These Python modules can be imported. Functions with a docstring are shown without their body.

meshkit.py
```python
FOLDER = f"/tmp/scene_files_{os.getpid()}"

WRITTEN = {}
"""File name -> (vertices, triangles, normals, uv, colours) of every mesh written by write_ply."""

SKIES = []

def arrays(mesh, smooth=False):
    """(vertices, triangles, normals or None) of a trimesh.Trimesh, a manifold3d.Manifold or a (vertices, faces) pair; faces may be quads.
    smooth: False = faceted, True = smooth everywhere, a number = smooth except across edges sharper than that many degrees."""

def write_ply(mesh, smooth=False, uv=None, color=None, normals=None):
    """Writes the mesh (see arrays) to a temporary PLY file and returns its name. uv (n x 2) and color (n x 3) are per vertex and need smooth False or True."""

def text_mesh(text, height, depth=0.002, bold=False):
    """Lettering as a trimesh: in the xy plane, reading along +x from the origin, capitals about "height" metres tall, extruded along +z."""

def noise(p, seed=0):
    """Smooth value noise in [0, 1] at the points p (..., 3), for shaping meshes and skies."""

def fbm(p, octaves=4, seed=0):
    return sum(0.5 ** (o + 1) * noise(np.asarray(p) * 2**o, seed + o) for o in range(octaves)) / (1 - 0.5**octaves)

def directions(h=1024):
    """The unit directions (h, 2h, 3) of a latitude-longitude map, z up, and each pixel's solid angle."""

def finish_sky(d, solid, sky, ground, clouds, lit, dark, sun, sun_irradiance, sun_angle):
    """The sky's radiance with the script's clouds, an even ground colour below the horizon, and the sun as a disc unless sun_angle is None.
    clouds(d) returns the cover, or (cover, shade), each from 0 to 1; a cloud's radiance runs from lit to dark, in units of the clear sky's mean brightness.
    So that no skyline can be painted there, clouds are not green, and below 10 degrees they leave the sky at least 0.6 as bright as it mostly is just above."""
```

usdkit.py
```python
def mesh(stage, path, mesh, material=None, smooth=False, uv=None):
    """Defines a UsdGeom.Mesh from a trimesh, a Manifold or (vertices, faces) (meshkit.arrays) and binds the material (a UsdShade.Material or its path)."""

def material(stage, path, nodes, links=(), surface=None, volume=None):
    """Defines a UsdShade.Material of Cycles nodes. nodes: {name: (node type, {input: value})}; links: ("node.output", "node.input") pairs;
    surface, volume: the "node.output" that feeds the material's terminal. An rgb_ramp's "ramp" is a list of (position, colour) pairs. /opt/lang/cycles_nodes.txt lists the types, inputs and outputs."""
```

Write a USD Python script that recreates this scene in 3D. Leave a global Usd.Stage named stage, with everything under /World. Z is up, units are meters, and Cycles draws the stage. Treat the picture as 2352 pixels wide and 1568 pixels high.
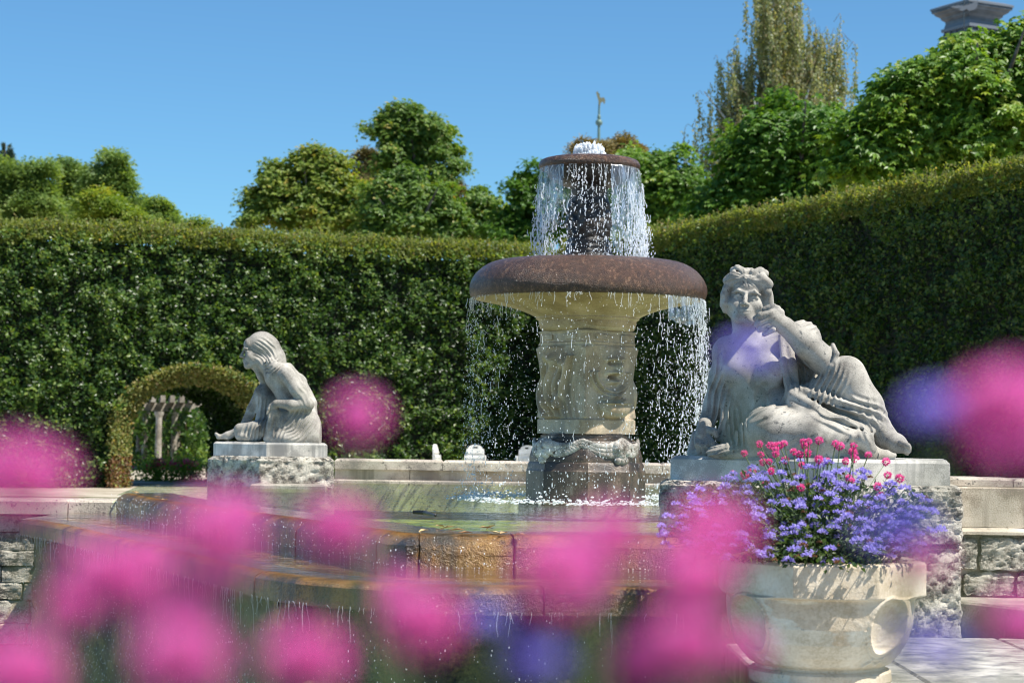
import math, random
import numpy as np, trimesh, usdkit, meshkit
from shapely.geometry import Polygon, box as sbox, LineString, Point
from pxr import Usd, UsdGeom, UsdLux, UsdShade, Sdf, Gf, Vt

stage = Usd.Stage.CreateInMemory()
UsdGeom.SetStageUpAxis(stage, UsdGeom.Tokens.z)
UsdGeom.SetStageMetersPerUnit(stage, 1.0)
UsdGeom.Xform.Define(stage, '/World')
UsdGeom.Scope.Define(stage, '/World/Looks')

# ------------------------------------------------------------------ camera
PW, PH, F = 2352.0, 1568.0, 2352.0 * 70 / 36
EYE = np.array([0, 0, 1.08])
PITCH, ROLL = math.atan(216 / F), math.radians(0.8)
fw = np.array([0, math.cos(PITCH), math.sin(PITCH)])
r0 = np.array([1.0, 0, 0]); u0 = np.cross(r0, fw)
cr = r0 * math.cos(ROLL) + u0 * math.sin(ROLL)
cu = -r0 * math.sin(ROLL) + u0 * math.cos(ROLL)
cam = UsdGeom.Camera.Define(stage, '/World/camera')
cam.CreateFocalLengthAttr(70.0)
cam.CreateHorizontalApertureAttr(36.0)
cam.CreateVerticalApertureAttr(36.0 * 682 / 1024)
cam.CreateClippingRangeAttr(Gf.Vec2f(0.05, 2000))
cam.CreateFStopAttr(4.5)
cam.CreateFocusDistanceAttr(11.8)
cam.CreateExposureAttr(0.85)
cam.AddTransformOp().Set(Gf.Matrix4d(*[float(x) for x in (*cr, 0, *cu, 0, *(-fw), 0, *EYE, 1)]))


def ray(px, py):
    return fw + cr * (px - PW / 2) / F - cu * (py - PH / 2) / F


def at(px, py, Y):
    """The point of the scene at distance Y in front of the camera's standpoint that a spot of the photograph shows."""
    d = ray(px, py)
    return EYE + d * (Y / d[1])


def at_z(px, py, z):
    d = ray(px, py)
    return EYE + d * ((z - EYE[2]) / d[2])


def at_plane(px, py, p0, n):
    d = ray(px, py)
    return EYE + d * (np.dot(np.asarray(p0) - EYE, n) / np.dot(d, n))


# ------------------------------------------------------------------ sky and sun
SUN_AZ, SUN_EL = math.atan2(0.88, -0.48), math.radians(57)
sun_dir = np.array([math.sin(SUN_AZ) * math.cos(SUN_EL), math.cos(SUN_AZ) * math.cos(SUN_EL), math.sin(SUN_EL)])
SKY_STRENGTH, SUN_STRENGTH = 0.068, 1.25
usdkit.material(stage, '/World/Looks/sky_light', {
    's': ('sky_texture', {'sky_type': 'single_scattering', 'sun_disc': False, 'sun_elevation': SUN_EL, 'sun_rotation': SUN_AZ,
                          'altitude': 500.0, 'air_density': 1.0, 'aerosol_density': 0.35, 'ozone_density': 2.6}),
    't': ('mix_color', {'blend_type': 'multiply', 'fac': 1.0, 'b': (0.60, 0.97, 1.17), 'use_clamp': False}),
    'b': ('background_shader', {'strength': SKY_STRENGTH})}, [('s.color', 't.a'), ('t.result', 'b.color')], surface='b.background')
dome = UsdLux.DomeLight.Define(stage, '/World/sky')
UsdShade.MaterialBindingAPI.Apply(dome.GetPrim()).Bind(UsdShade.Material.Get(stage, '/World/Looks/sky_light'))
sun = UsdLux.DistantLight.Define(stage, '/World/sun')
sun.CreateIntensityAttr(SUN_STRENGTH); sun.CreateAngleAttr(0.53); sun.CreateNormalizeAttr(True)
sun.CreateColorAttr(Gf.Vec3f(1.0, 0.95, 0.87))
zz = sun_dir; xx = np.cross([0, 0, 1], zz); xx /= np.linalg.norm(xx); yy = np.cross(zz, xx)
sun.AddTransformOp().Set(Gf.Matrix4d(*[float(x) for x in (*xx, 0, *yy, 0, *zz, 0, 0, 0, 60, 1)]))

# ------------------------------------------------------------------ helpers
used_names = set()


def numbered(path):
    if path not in used_names:
        used_names.add(path); return path
    k = 1
    while f'{path}_{k:03d}' in used_names:
        k += 1
    used_names.add(f'{path}_{k:03d}')
    return f'{path}_{k:03d}'


def path_of(p):
    return str(p.GetPath()) if p is not None else '/World'


def tag(p, label=None, cat=None, group=None, kind=None):
    for k, v in (('label', label), ('category', cat), ('group', group), ('kind', kind)):
        if v:
            p.SetCustomDataByKey(k, v)
    return p


def thing(name, label, cat, loc=(0, 0, 0), group=None, rotz=0):
    x = UsdGeom.Xform.Define(stage, numbered('/World/' + name))
    if any(loc) or rotz:
        x.AddTranslateOp().Set(Gf.Vec3d(*map(float, loc)))
        if rotz:
            x.AddRotateZOp().Set(float(rotz))
    return tag(x.GetPrim(), label, cat, group)


def arr(m):
    if hasattr(m, 'to_mesh') or hasattr(m, 'vertices'):
        v, f, _ = meshkit.arrays(m)
        return v, f
    v, f = np.asarray(m[0], float), np.asarray(m[1], int)
    if f.ndim == 2 and f.shape[1] == 4:
        f = np.vstack([f[:, [0, 1, 2]], f[:, [0, 2, 3]]])
    return v, f


def obj(name, m, material, parent=None, smooth=False, rnd=None, kind=None, label=None, cat=None, group=None, origin=None):
    """One Mesh prim. rnd: a number per vertex that the material may read."""
    path = numbered(path_of(parent) + '/' + name)
    if isinstance(m, list):
        m = join(m)
    if rnd is None:
        p = usdkit.mesh(stage, path, arr(m), '/World/Looks/' + material, smooth=smooth)
    else:
        p = usdkit.mesh(stage, path, arr(m), '/World/Looks/' + material, smooth=smooth)
        UsdGeom.PrimvarsAPI(p).CreatePrimvar('rnd', Sdf.ValueTypeNames.FloatArray, 'vertex').Set(Vt.FloatArray.FromNumpy(np.asarray(rnd, np.float32)))
    if material in TWO_SIDED:
        p.CreateDoubleSidedAttr(True)
    return tag(p.GetPrim(), label, cat, group, kind)


TWO_SIDED = set()


def join(ms):
    vs, fs, o = [], [], 0
    for m in ms:
        v, f = arr(m)
        vs.append(v); fs.append(f + o); o += len(v)
    return np.vstack(vs), np.vstack(fs)


def tube(pts, radii, seg=8, caps=True):
    pts = np.asarray(pts, float); n = len(pts)
    radii = np.broadcast_to(np.asarray(radii, float), (n,))
    t = np.gradient(pts, axis=0); t /= np.linalg.norm(t, axis=1, keepdims=True) + 1e-12
    ref = np.array([0, 0, 1.0]) if abs(t[0][2]) < 0.9 else np.array([1.0, 0, 0])
    a = np.arange(seg) * 2 * np.pi / seg
    V = []
    x = np.cross(t[0], ref); x /= np.linalg.norm(x)
    for i in range(n):
        x = x - t[i] * np.dot(x, t[i]); x /= np.linalg.norm(x) + 1e-12
        y = np.cross(t[i], x)
        V.append(pts[i] + radii[i] * (np.cos(a)[:, None] * x + np.sin(a)[:, None] * y))
    V = np.vstack(V)
    Fs = []
    for i in range(n - 1):
        j = np.arange(seg); k = (j + 1) % seg
        Fs.append(np.stack([i * seg + j, i * seg + k, (i + 1) * seg + k, (i + 1) * seg + j], 1))
    Fq = np.vstack(Fs); Ft = np.vstack([Fq[:, [0, 1, 2]], Fq[:, [0, 2, 3]]])
    if caps:
        V = np.vstack([V, pts[0], pts[-1]])
        j = np.arange(seg); k = (j + 1) % seg
        Ft = np.vstack([Ft, np.stack([np.full(seg, n * seg), k, j], 1), np.stack([np.full(seg, n * seg + 1), (n - 1) * seg + j, (n - 1) * seg + k], 1)])
    return V, Ft


def lathe(profile, seg=64, center=(0, 0, 0), shape=None):
    """profile: (radius, z) pairs from bottom to top. shape(angle) scales the radius."""
    p = np.asarray(profile, float); n = len(p)
    a = np.arange(seg) * 2 * np.pi / seg
    s = np.ones(seg) if shape is None else shape(a)
    V = np.stack([p[:, None, 0] * np.cos(a) * s, p[:, None, 0] * np.sin(a) * s, np.repeat(p[:, 1:2], seg, 1)], -1).reshape(-1, 3) + center
    i, j = np.meshgrid(np.arange(n - 1), np.arange(seg), indexing='ij')
    k = (j + 1) % seg
    q = np.stack([i * seg + j, i * seg + k, (i + 1) * seg + k, (i + 1) * seg + j], -1).reshape(-1, 4)
    return V, np.vstack([q[:, [0, 1, 2]], q[:, [0, 2, 3]]])


def smooth_profile(pts, per=6):
    """Catmull-Rom through the points."""
    p = np.asarray(pts, float); e = np.vstack([2 * p[0] - p[1], p, 2 * p[-1] - p[-2]])
    out = []
    for i in range(len(p) - 1):
        a, b, c, d = e[i:i + 4]
        for t in np.arange(per) / per:
            out.append(0.5 * (2 * b + (c - a) * t + (2 * a - 5 * b + 4 * c - d) * t * t + (3 * b - a - 3 * c + d) * t ** 3))
    out.append(p[-1])
    return np.array(out)


def prism(poly, z0, z1, bev=0.0):
    """A polygon (x, y) extruded between two heights with a chamfered top edge."""
    g = poly if isinstance(poly, Polygon) else Polygon(poly)
    if bev <= 0:
        m = trimesh.creation.extrude_polygon(g, z1 - z0, engine='earcut')
        m.apply_translation([0, 0, z0]); return m
    import manifold3d as m3
    ring = np.asarray(g.exterior.coords)[:-1]
    if not g.exterior.is_ccw:
        ring = ring[::-1]
    inn = g.buffer(-bev, join_style=2)
    low = trimesh.creation.extrude_polygon(g, z1 - bev - z0, engine='earcut'); low.apply_translation([0, 0, z0])
    ir = np.asarray(inn.exterior.coords)[:-1]
    if not inn.exterior.is_ccw:
        ir = ir[::-1]
    if len(ir) != len(ring):
        m = trimesh.creation.extrude_polygon(g, z1 - z0, engine='earcut'); m.apply_translation([0, 0, z0]); return m
    k = np.argmin(np.linalg.norm(ir - ring[0], axis=1)); ir = np.roll(ir, -k, axis=0)
    n = len(ring)
    V = np.vstack([np.c_[ring, np.full(n, z0)], np.c_[ring, np.full(n, z1 - bev)], np.c_[ir, np.full(n, z1)]])
    q = []
    for r in range(2):
        for j in range(n):
            q.append([r * n + j, r * n + (j + 1) % n, (r + 1) * n + (j + 1) % n, (r + 1) * n + j])
    f = arr((V, np.array(q)))[1]
    tv, tf = trimesh.creation.triangulate_polygon(Polygon(ir), engine='earcut')
    # match the triangulation's vertices to the ring
    from scipy.spatial import cKDTree
    idx = cKDTree(ir).query(tv)[1]
    tf = idx[tf]
    a, b, c = ir[tf[:, 0]], ir[tf[:, 1]], ir[tf[:, 2]]
    cross = (b[:, 0] - a[:, 0]) * (c[:, 1] - a[:, 1]) - (b[:, 1] - a[:, 1]) * (c[:, 0] - a[:, 0])
    tf[cross < 0] = tf[cross < 0][:, ::-1]
    return V, np.vstack([f, tf + 2 * n, tf[:, ::-1]])


def box(x0, x1, y0, y1, z0, z1, bev=0.0):
    return prism([(x0, y0), (x1, y0), (x1, y1), (x0, y1)], z0, z1, bev)


def rough(m, edge, amp, scale, seed=0, octaves=4, pits=0.0):
    """Subdivides a solid and displaces it with noise along its normals: hewn, weathered stone."""
    v, f = arr(m)
    t = trimesh.Trimesh(v, f, process=True)
    v, f = trimesh.remesh.subdivide_to_size(t.vertices, t.faces, edge, max_iter=12)
    t = trimesh.Trimesh(v, f, process=True)
    n = np.asarray(t.vertex_normals); p = np.asarray(t.vertices)
    d = (meshkit.fbm(p * scale, octaves, seed) - 0.5) * 2 * amp
    if pits:
        h = meshkit.fbm(p * scale * 2.3, 3, seed + 50)
        d -= pits * np.clip((h - 0.55) / 0.12, 0, 1)
    return p + n * d[:, None], np.asarray(t.faces)


def rotz(v, deg):
    a = math.radians(deg); c, s = math.cos(a), math.sin(a)
    v = np.asarray(v, float)
    return np.stack([v[..., 0] * c - v[..., 1] * s, v[..., 0] * s + v[..., 1] * c, v[..., 2]], -1)


def ico(sub, r, c, scale=(1, 1, 1)):
    m = trimesh.creation.icosphere(subdivisions=sub, radius=1.0)
    return np.asarray(m.vertices) * r * np.asarray(scale) + c, np.asarray(m.faces)


def spheres(c, r, sub=0, stretch=None):
    """Many small balls in one mesh. stretch (n, 3) scales each."""
    m = trimesh.creation.icosphere(subdivisions=sub, radius=1.0)
    bv, bf = np.asarray(m.vertices), np.asarray(m.faces)
    c = np.asarray(c, float); n = len(c)
    r = np.broadcast_to(np.asarray(r, float), (n,))
    s = r[:, None] * (np.ones((n, 3)) if stretch is None else np.asarray(stretch))
    V = bv[None] * s[:, None] + c[:, None]
    Fc = bf[None] + (np.arange(n) * len(bv))[:, None, None]
    return V.reshape(-1, 3), Fc.reshape(-1, 3)


def unit(v):
    return v / (np.linalg.norm(v, axis=-1, keepdims=True) + 1e-12)


def leaves(pos, nrm, along, length, width, fold=0.25, rnd=None, rng=None):
    """Folded diamond leaves: pos base, nrm facing, along direction of the tip. Returns (mesh, rnd per vertex)."""
    n = len(pos)
    along = unit(along); nrm = nrm - along * np.sum(nrm * along, 1, keepdims=True); nrm = unit(nrm)
    side = np.cross(along, nrm)
    L = np.broadcast_to(np.asarray(length, float), (n,))[:, None]; W = np.broadcast_to(np.asarray(width, float), (n,))[:, None] / 2
    b = pos; t = pos + along * L - nrm * L * 0.08
    mid = pos + along * L * 0.45
    l = mid + side * W + nrm * W * fold; r = mid - side * W + nrm * W * fold
    V = np.stack([b, r, t, l], 1).reshape(-1, 3)
    o = (np.arange(n) * 4)[:, None]
    Fc = np.vstack([o + [0, 1, 2], o + [0, 2, 3]])
    rr = np.repeat(rng.random(n) if rnd is None else rnd, 4)
    return (V, Fc), rr


def merge_leaves(parts):
    return join([p[0] for p in parts]), np.concatenate([p[1] for p in parts])


# ------------------------------------------------------------------ materials
def MAT(name, nodes, links, surface='p.BSDF', two=False, volume=None):
    usdkit.material(stage, '/World/Looks/' + name, nodes, links, surface=surface, volume=volume)
    if two:
        TWO_SIDED.add(name)


def plain(name, color, rough_=0.6, two=False, **kw):
    MAT(name, {'p': ('principled_bsdf', {'base_color': color, 'roughness': rough_, **kw})}, [], two=two)


def stone(name, ramp, scale=3.0, fine=60.0, bump=0.3, dist=0.01, rough_=0.8, spots=None, spot_scale=25.0, spot_at=0.62, spec=0.3, coat=0.0, streak=None):
    """Mottled stone: a large and a fine noise mixed, dark lichen spots, fine relief."""
    n = {'g': ('geometry', {}),
         'a': ('noise_texture', {'scale': scale, 'detail': 6.0, 'roughness': 0.6}),
         'b': ('noise_texture', {'scale': fine, 'detail': 4.0, 'roughness': 0.7}),
         'm': ('mix_float', {'fac': 0.35}),
         'c': ('map_range', {'from_min': 0.34, 'from_max': 0.66, 'clamp': True}), 'r': ('rgb_ramp', {'ramp': ramp}),
         'h': ('bump', {'strength': bump, 'distance': dist}),
         'p': ('principled_bsdf', {'roughness': rough_, 'specular_ior_level': spec, 'coat_weight': coat, 'coat_roughness': 0.08})}
    l = [('g.position', 'a.vector'), ('g.position', 'b.vector'), ('a.fac', 'm.a'), ('b.fac', 'm.b'), ('m.result', 'c.value'), ('c.result', 'r.fac'),
         ('b.fac', 'h.height'), ('h.normal', 'p.normal')]
    src = 'r.color'
    if spots is not None:
        n['s'] = ('noise_texture', {'scale': spot_scale, 'detail': 5.0, 'roughness': 0.65})
        n['sr'] = ('map_range', {'from_min': spot_at, 'from_max': spot_at + 0.06, 'clamp': True})
        n['sm'] = ('mix_color', {'b': spots})
        l += [('g.position', 's.vector'), ('s.fac', 'sr.value'), ('sr.result', 'sm.fac'), (src, 'sm.a')]
        src = 'sm.result'
    if streak is not None:   # vertical run marks
        n['k'] = ('mapping', {'scale': (streak[1], streak[1], streak[1] * 0.06)})
        n['kn'] = ('noise_texture', {'scale': 1.0, 'detail': 4.0, 'roughness': 0.6})
        n['kr'] = ('map_range', {'from_min': 0.48, 'from_max': 0.66, 'clamp': True})
        n['km'] = ('mix_color', {'b': streak[0]})
        l += [('g.position', 'k.vector'), ('k.vector', 'kn.vector'), ('kn.fac', 'kr.value'), ('kr.result', 'km.fac'), (src, 'km.a')]
        src = 'km.result'
    if coat:
        l.append(('h.normal', 'p.coat_normal'))
    MAT(name, n, l + [(src, 'p.base_color')])


def leafy(name, ramp, rough_=0.42, trans=0.48, spec=0.5, tint=(1.5, 1.4, 0.5)):
    """A leaf: its own colour from the leaf's number, gloss, and light coming through."""
    n = {'a': ('attribute', {'attribute': 'rnd'}), 'r': ('rgb_ramp', {'ramp': ramp}),
         'p': ('principled_bsdf', {'roughness': rough_, 'specular_ior_level': spec}),
         't': ('translucent_bsdf', {}), 'c': ('mix_color', {'blend_type': 'multiply', 'fac': 1.0, 'b': tint, 'use_clamp': False}),
         'm': ('mix_closure', {'fac': trans})}
    MAT(name, n, [('a.fac', 'r.fac'), ('r.color', 'p.base_color'), ('r.color', 'c.a'), ('c.result', 't.color'), ('p.BSDF', 'm.closure1'), ('t.BSDF', 'm.closure2')], surface='m.closure', two=True)


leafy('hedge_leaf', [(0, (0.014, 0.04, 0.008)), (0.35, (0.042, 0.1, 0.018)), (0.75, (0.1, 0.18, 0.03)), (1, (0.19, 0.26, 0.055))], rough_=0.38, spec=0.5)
leafy('hedge_shoot', [(0, (0.1, 0.15, 0.028)), (0.5, (0.19, 0.24, 0.05)), (0.85, (0.27, 0.29, 0.08)), (1, (0.3, 0.23, 0.1))], rough_=0.5, trans=0.55)
leafy('arch_leaf', [(0, (0.09, 0.14, 0.028)), (0.5, (0.2, 0.22, 0.06)), (0.8, (0.27, 0.28, 0.08)), (1, (0.34, 0.25, 0.11))], rough_=0.5, trans=0.45)
leafy('dry_leaf', [(0, (0.1, 0.07, 0.03)), (0.5, (0.2, 0.11, 0.05)), (1, (0.27, 0.14, 0.07))], rough_=0.5)
leafy('chestnut_leaf', [(0, (0.073, 0.157, 0.024)), (0.5, (0.133, 0.259, 0.034)), (0.85, (0.218, 0.337, 0.044)), (1, (0.317, 0.383, 0.052))], rough_=0.42)
leafy('dark_leaf', [(0, (0.046, 0.115, 0.019)), (0.5, (0.090, 0.204, 0.029)), (1, (0.156, 0.276, 0.040))], rough_=0.42)
leafy('mid_leaf', [(0, (0.059, 0.134, 0.024)), (0.5, (0.130, 0.232, 0.044)), (0.88, (0.220, 0.317, 0.061)), (1, (0.450, 0.380, 0.111))], rough_=0.45)
leafy('yellow_leaf', [(0, (0.082, 0.152, 0.022)), (0.45, (0.176, 0.261, 0.038)), (0.85, (0.304, 0.342, 0.061)), (1, (0.445, 0.368, 0.094))], rough_=0.48)
leafy('brown_leaf', [(0, (0.078, 0.086, 0.027)), (0.5, (0.172, 0.144, 0.049)), (1, (0.295, 0.216, 0.076))], rough_=0.6, trans=0.2)
leafy('far_leaf', [(0, (0.080, 0.151, 0.043)), (0.5, (0.147, 0.238, 0.062)), (1, (0.266, 0.346, 0.095))], rough_=0.5)
leafy('birch_leaf', [(0, (0.14, 0.18, 0.09)), (0.5, (0.25, 0.29, 0.16)), (0.85, (0.35, 0.37, 0.21)), (1, (0.42, 0.33, 0.2))], rough_=0.42, trans=0.5)
leafy('needle', [(0, (0.015, 0.04, 0.025)), (1, (0.04, 0.08, 0.05))], rough_=0.6, trans=0.1)
leafy('plant_leaf', [(0, (0.02, 0.05, 0.012)), (0.7, (0.06, 0.11, 0.03)), (1, (0.1, 0.14, 0.05))], rough_=0.45)
leafy('seed_head', [(0, (0.2, 0.09, 0.04)), (1, (0.32, 0.17, 0.08))], rough_=0.7, trans=0.2, tint=(1.1, 1, 0.8))
leafy('purple_petal', [(0, (0.34, 0.28, 0.66)), (0.5, (0.5, 0.43, 0.84)), (1, (0.66, 0.6, 0.93))], rough_=0.7, trans=0.4, tint=(1, 1, 1.05), spec=0.2)
leafy('pink_petal', [(0, (0.7, 0.06, 0.26)), (0.5, (0.88, 0.12, 0.4)), (1, (0.95, 0.4, 0.62))], rough_=0.7, trans=0.35, tint=(1, 0.95, 1), spec=0.2)
leafy('magenta_petal', [(0, (0.75, 0.13, 0.48)), (0.5, (0.9, 0.24, 0.63)), (1, (0.97, 0.46, 0.78))], rough_=0.7, trans=0.5, tint=(1, 1, 1), spec=0.2)
leafy('violet_petal', [(0, (0.36, 0.3, 0.8)), (0.5, (0.46, 0.4, 0.9)), (1, (0.6, 0.55, 0.96))], rough_=0.7, trans=0.5, tint=(1, 1, 1), spec=0.2)
leafy('rose_petal', [(0, (0.75, 0.06, 0.12)), (0.6, (0.85, 0.12, 0.3)), (1, (0.9, 0.35, 0.5))], rough_=0.6, trans=0.3, tint=(1, 0.9, 0.9))
leafy('fallen_leaf', [(0, (0.3, 0.14, 0.05)), (0.6, (0.5, 0.32, 0.14)), (1, (0.6, 0.5, 0.25))], rough_=0.5, trans=0.1, tint=(1, 1, 0.9))
plain('hedge_inside', (0.012, 0.016, 0.007), 0.9)
plain('twig', (0.16, 0.12, 0.06), 0.8)
plain('stem', (0.09, 0.13, 0.045), 0.6)
stone('bark', [(0.3, (0.05, 0.04, 0.03)), (0.7, (0.13, 0.11, 0.09))], scale=6, bump=0.6, dist=0.03)
stone('birch_bark', [(0.35, (0.12, 0.11, 0.1)), (0.5, (0.55, 0.53, 0.5)), (0.8, (0.7, 0.68, 0.64))], scale=5, bump=0.2)
stone('ground_stone', [(0.3, (0.11, 0.1, 0.08)), (0.7, (0.24, 0.21, 0.17))], scale=1.2, fine=90, bump=0.5, dist=0.02)
stone('gravel', [(0.3, (0.27, 0.23, 0.17)), (0.7, (0.45, 0.4, 0.32))], scale=1.2, fine=90, bump=0.5, dist=0.02)
stone('turf', [(0.3, (0.1, 0.1, 0.04)), (0.7, (0.28, 0.24, 0.12))], scale=1.5, fine=40, bump=0.6, dist=0.03)
stone('soil', [(0.3, (0.04, 0.03, 0.02)), (0.7, (0.1, 0.08, 0.06))], scale=8, bump=0.8, dist=0.03)
STATUE = [(0.05, (0.13, 0.12, 0.105)), (0.35, (0.25, 0.235, 0.205)), (0.6, (0.34, 0.32, 0.28)), (0.95, (0.47, 0.44, 0.385))]
stone('statue_stone', STATUE, scale=6.0, fine=160, bump=0.5, dist=0.005, spots=(0.11, 0.11, 0.105), spot_scale=32, spot_at=0.6)
stone('statue_stone_far', STATUE, scale=6.0, fine=90, bump=0.4, dist=0.006, spots=(0.16, 0.16, 0.155), spot_scale=18, spot_at=0.66)
stone('plinth_stone', [(0.3, (0.3, 0.29, 0.26)), (0.55, (0.5, 0.48, 0.43)), (0.8, (0.62, 0.59, 0.53))], scale=5, fine=180, bump=0.5, dist=0.004, spots=(0.2, 0.2, 0.19), spot_scale=28, spot_at=0.66, streak=((0.2, 0.2, 0.19), 9.0))
stone('rough_stone', [(0.28, (0.16, 0.145, 0.12)), (0.5, (0.42, 0.385, 0.32)), (0.75, (0.6, 0.56, 0.47))], scale=9, fine=70, bump=0.9, dist=0.02, spots=(0.09, 0.085, 0.075), spot_scale=16, spot_at=0.62)
stone('wall_stone', [(0.3, (0.3, 0.25, 0.18)), (0.5, (0.48, 0.41, 0.31)), (0.75, (0.6, 0.53, 0.42))], scale=4, fine=130, bump=0.5, dist=0.006, spots=(0.17, 0.14, 0.11), spot_scale=40, spot_at=0.63, streak=((0.27, 0.22, 0.17), 7.0))
stone('coping_stone', [(0.3, (0.24, 0.21, 0.18)), (0.55, (0.44, 0.38, 0.31)), (0.8, (0.56, 0.5, 0.41))], scale=3, fine=90, bump=0.6, dist=0.008, spots=(0.1, 0.09, 0.08), spot_scale=30, spot_at=0.58)
stone('damp_stone', [(0.3, (0.05, 0.06, 0.035)), (0.55, (0.1, 0.11, 0.07)), (0.8, (0.17, 0.17, 0.12))], scale=4, fine=80, bump=0.6, dist=0.01, rough_=0.5)
stone('pot_stone', [(0.1, (0.46, 0.37, 0.25)), (0.5, (0.64, 0.54, 0.4)), (0.9, (0.73, 0.65, 0.52))], scale=5, fine=70, bump=0.45, dist=0.008, spots=(0.36, 0.32, 0.26), spot_scale=14, spot_at=0.68)
stone('bowl_granite', [(0.1, (0.026, 0.012, 0.007)), (0.5, (0.06, 0.027, 0.014)), (0.75, (0.1, 0.046, 0.023)), (0.97, (0.26, 0.15, 0.085))], scale=30, fine=120, bump=0.9, dist=0.014, rough_=0.3, spec=0.45, coat=0.15)
stone('dark_granite', [(0.1, (0.007, 0.006, 0.005)), (0.55, (0.022, 0.017, 0.013)), (0.9, (0.07, 0.05, 0.036))], scale=5, fine=120, bump=0.6, dist=0.008, rough_=0.35, spec=0.45, coat=0.2)
stone('wet_pedestal', [(0.3, (0.03, 0.022, 0.016)), (0.5, (0.085, 0.058, 0.038)), (0.7, (0.16, 0.11, 0.075)), (0.9, (0.3, 0.25, 0.2))], scale=5, fine=110, bump=0.6, dist=0.008, rough_=0.35, spec=0.5, coat=0.4, streak=((0.05, 0.036, 0.026), 9.0))
stone('garland_stone', [(0.3, (0.2, 0.18, 0.155)), (0.55, (0.42, 0.39, 0.35)), (0.8, (0.58, 0.55, 0.5))], scale=9, fine=120, bump=0.6, dist=0.006, spots=(0.08, 0.065, 0.05), spot_scale=11, spot_at=0.55, rough_=0.5)
stone('shaft_stone', [(0.1, (0.28, 0.205, 0.13)), (0.5, (0.47, 0.37, 0.25)), (0.9, (0.62, 0.51, 0.37))], scale=3.5, fine=100, bump=0.35, dist=0.005, rough_=0.55, streak=((0.3, 0.25, 0.18), 7.0))
stone('under_bowl', [(0.1, (0.27, 0.19, 0.1)), (0.5, (0.45, 0.335, 0.19)), (0.9, (0.6, 0.46, 0.29))], scale=4, fine=110, bump=0.5, dist=0.008, rough_=0.5)
stone('algae_stone', [(0.1, (0.016, 0.01, 0.005)), (0.36, (0.07, 0.036, 0.008)), (0.56, (0.2, 0.095, 0.015)), (0.95, (0.34, 0.19, 0.045))], scale=3.5, fine=70, bump=0.9, dist=0.015, rough_=0.3, spec=0.6, coat=0.6, streak=((0.035, 0.026, 0.012), 8.0))
stone('rim_top', [(0.3, (0.03, 0.025, 0.02)), (0.55, (0.07, 0.055, 0.04)), (0.85, (0.2, 0.12, 0.05))], scale=4, fine=60, bump=0.5, dist=0.01, rough_=0.12, spec=0.6, coat=1.0)
stone('moss_wall', [(0.3, (0.018, 0.018, 0.008)), (0.5, (0.055, 0.052, 0.02)), (0.68, (0.14, 0.12, 0.03)), (0.9, (0.3, 0.26, 0.07))], scale=4, fine=45, bump=1.0, dist=0.03, rough_=0.4, spec=0.5, coat=0.4)
stone('pool_floor', [(0.1, (0.1, 0.12, 0.05)), (0.5, (0.2, 0.205, 0.085)), (0.9, (0.36, 0.32, 0.15))], scale=2.0, fine=30, bump=0.3)
stone('brown_floor', [(0.3, (0.1, 0.06, 0.02)), (0.6, (0.22, 0.13, 0.05)), (0.85, (0.32, 0.22, 0.1))], scale=3, fine=30, bump=0.4)
stone('pergola_stone', [(0.3, (0.16, 0.14, 0.11)), (0.7, (0.32, 0.29, 0.24))], scale=3, fine=30, bump=0.3)
stone('slate', [(0.3, (0.035, 0.045, 0.06)), (0.7, (0.075, 0.09, 0.115))], scale=2, fine=20, bump=0.2, rough_=0.45, spec=0.5)
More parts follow.
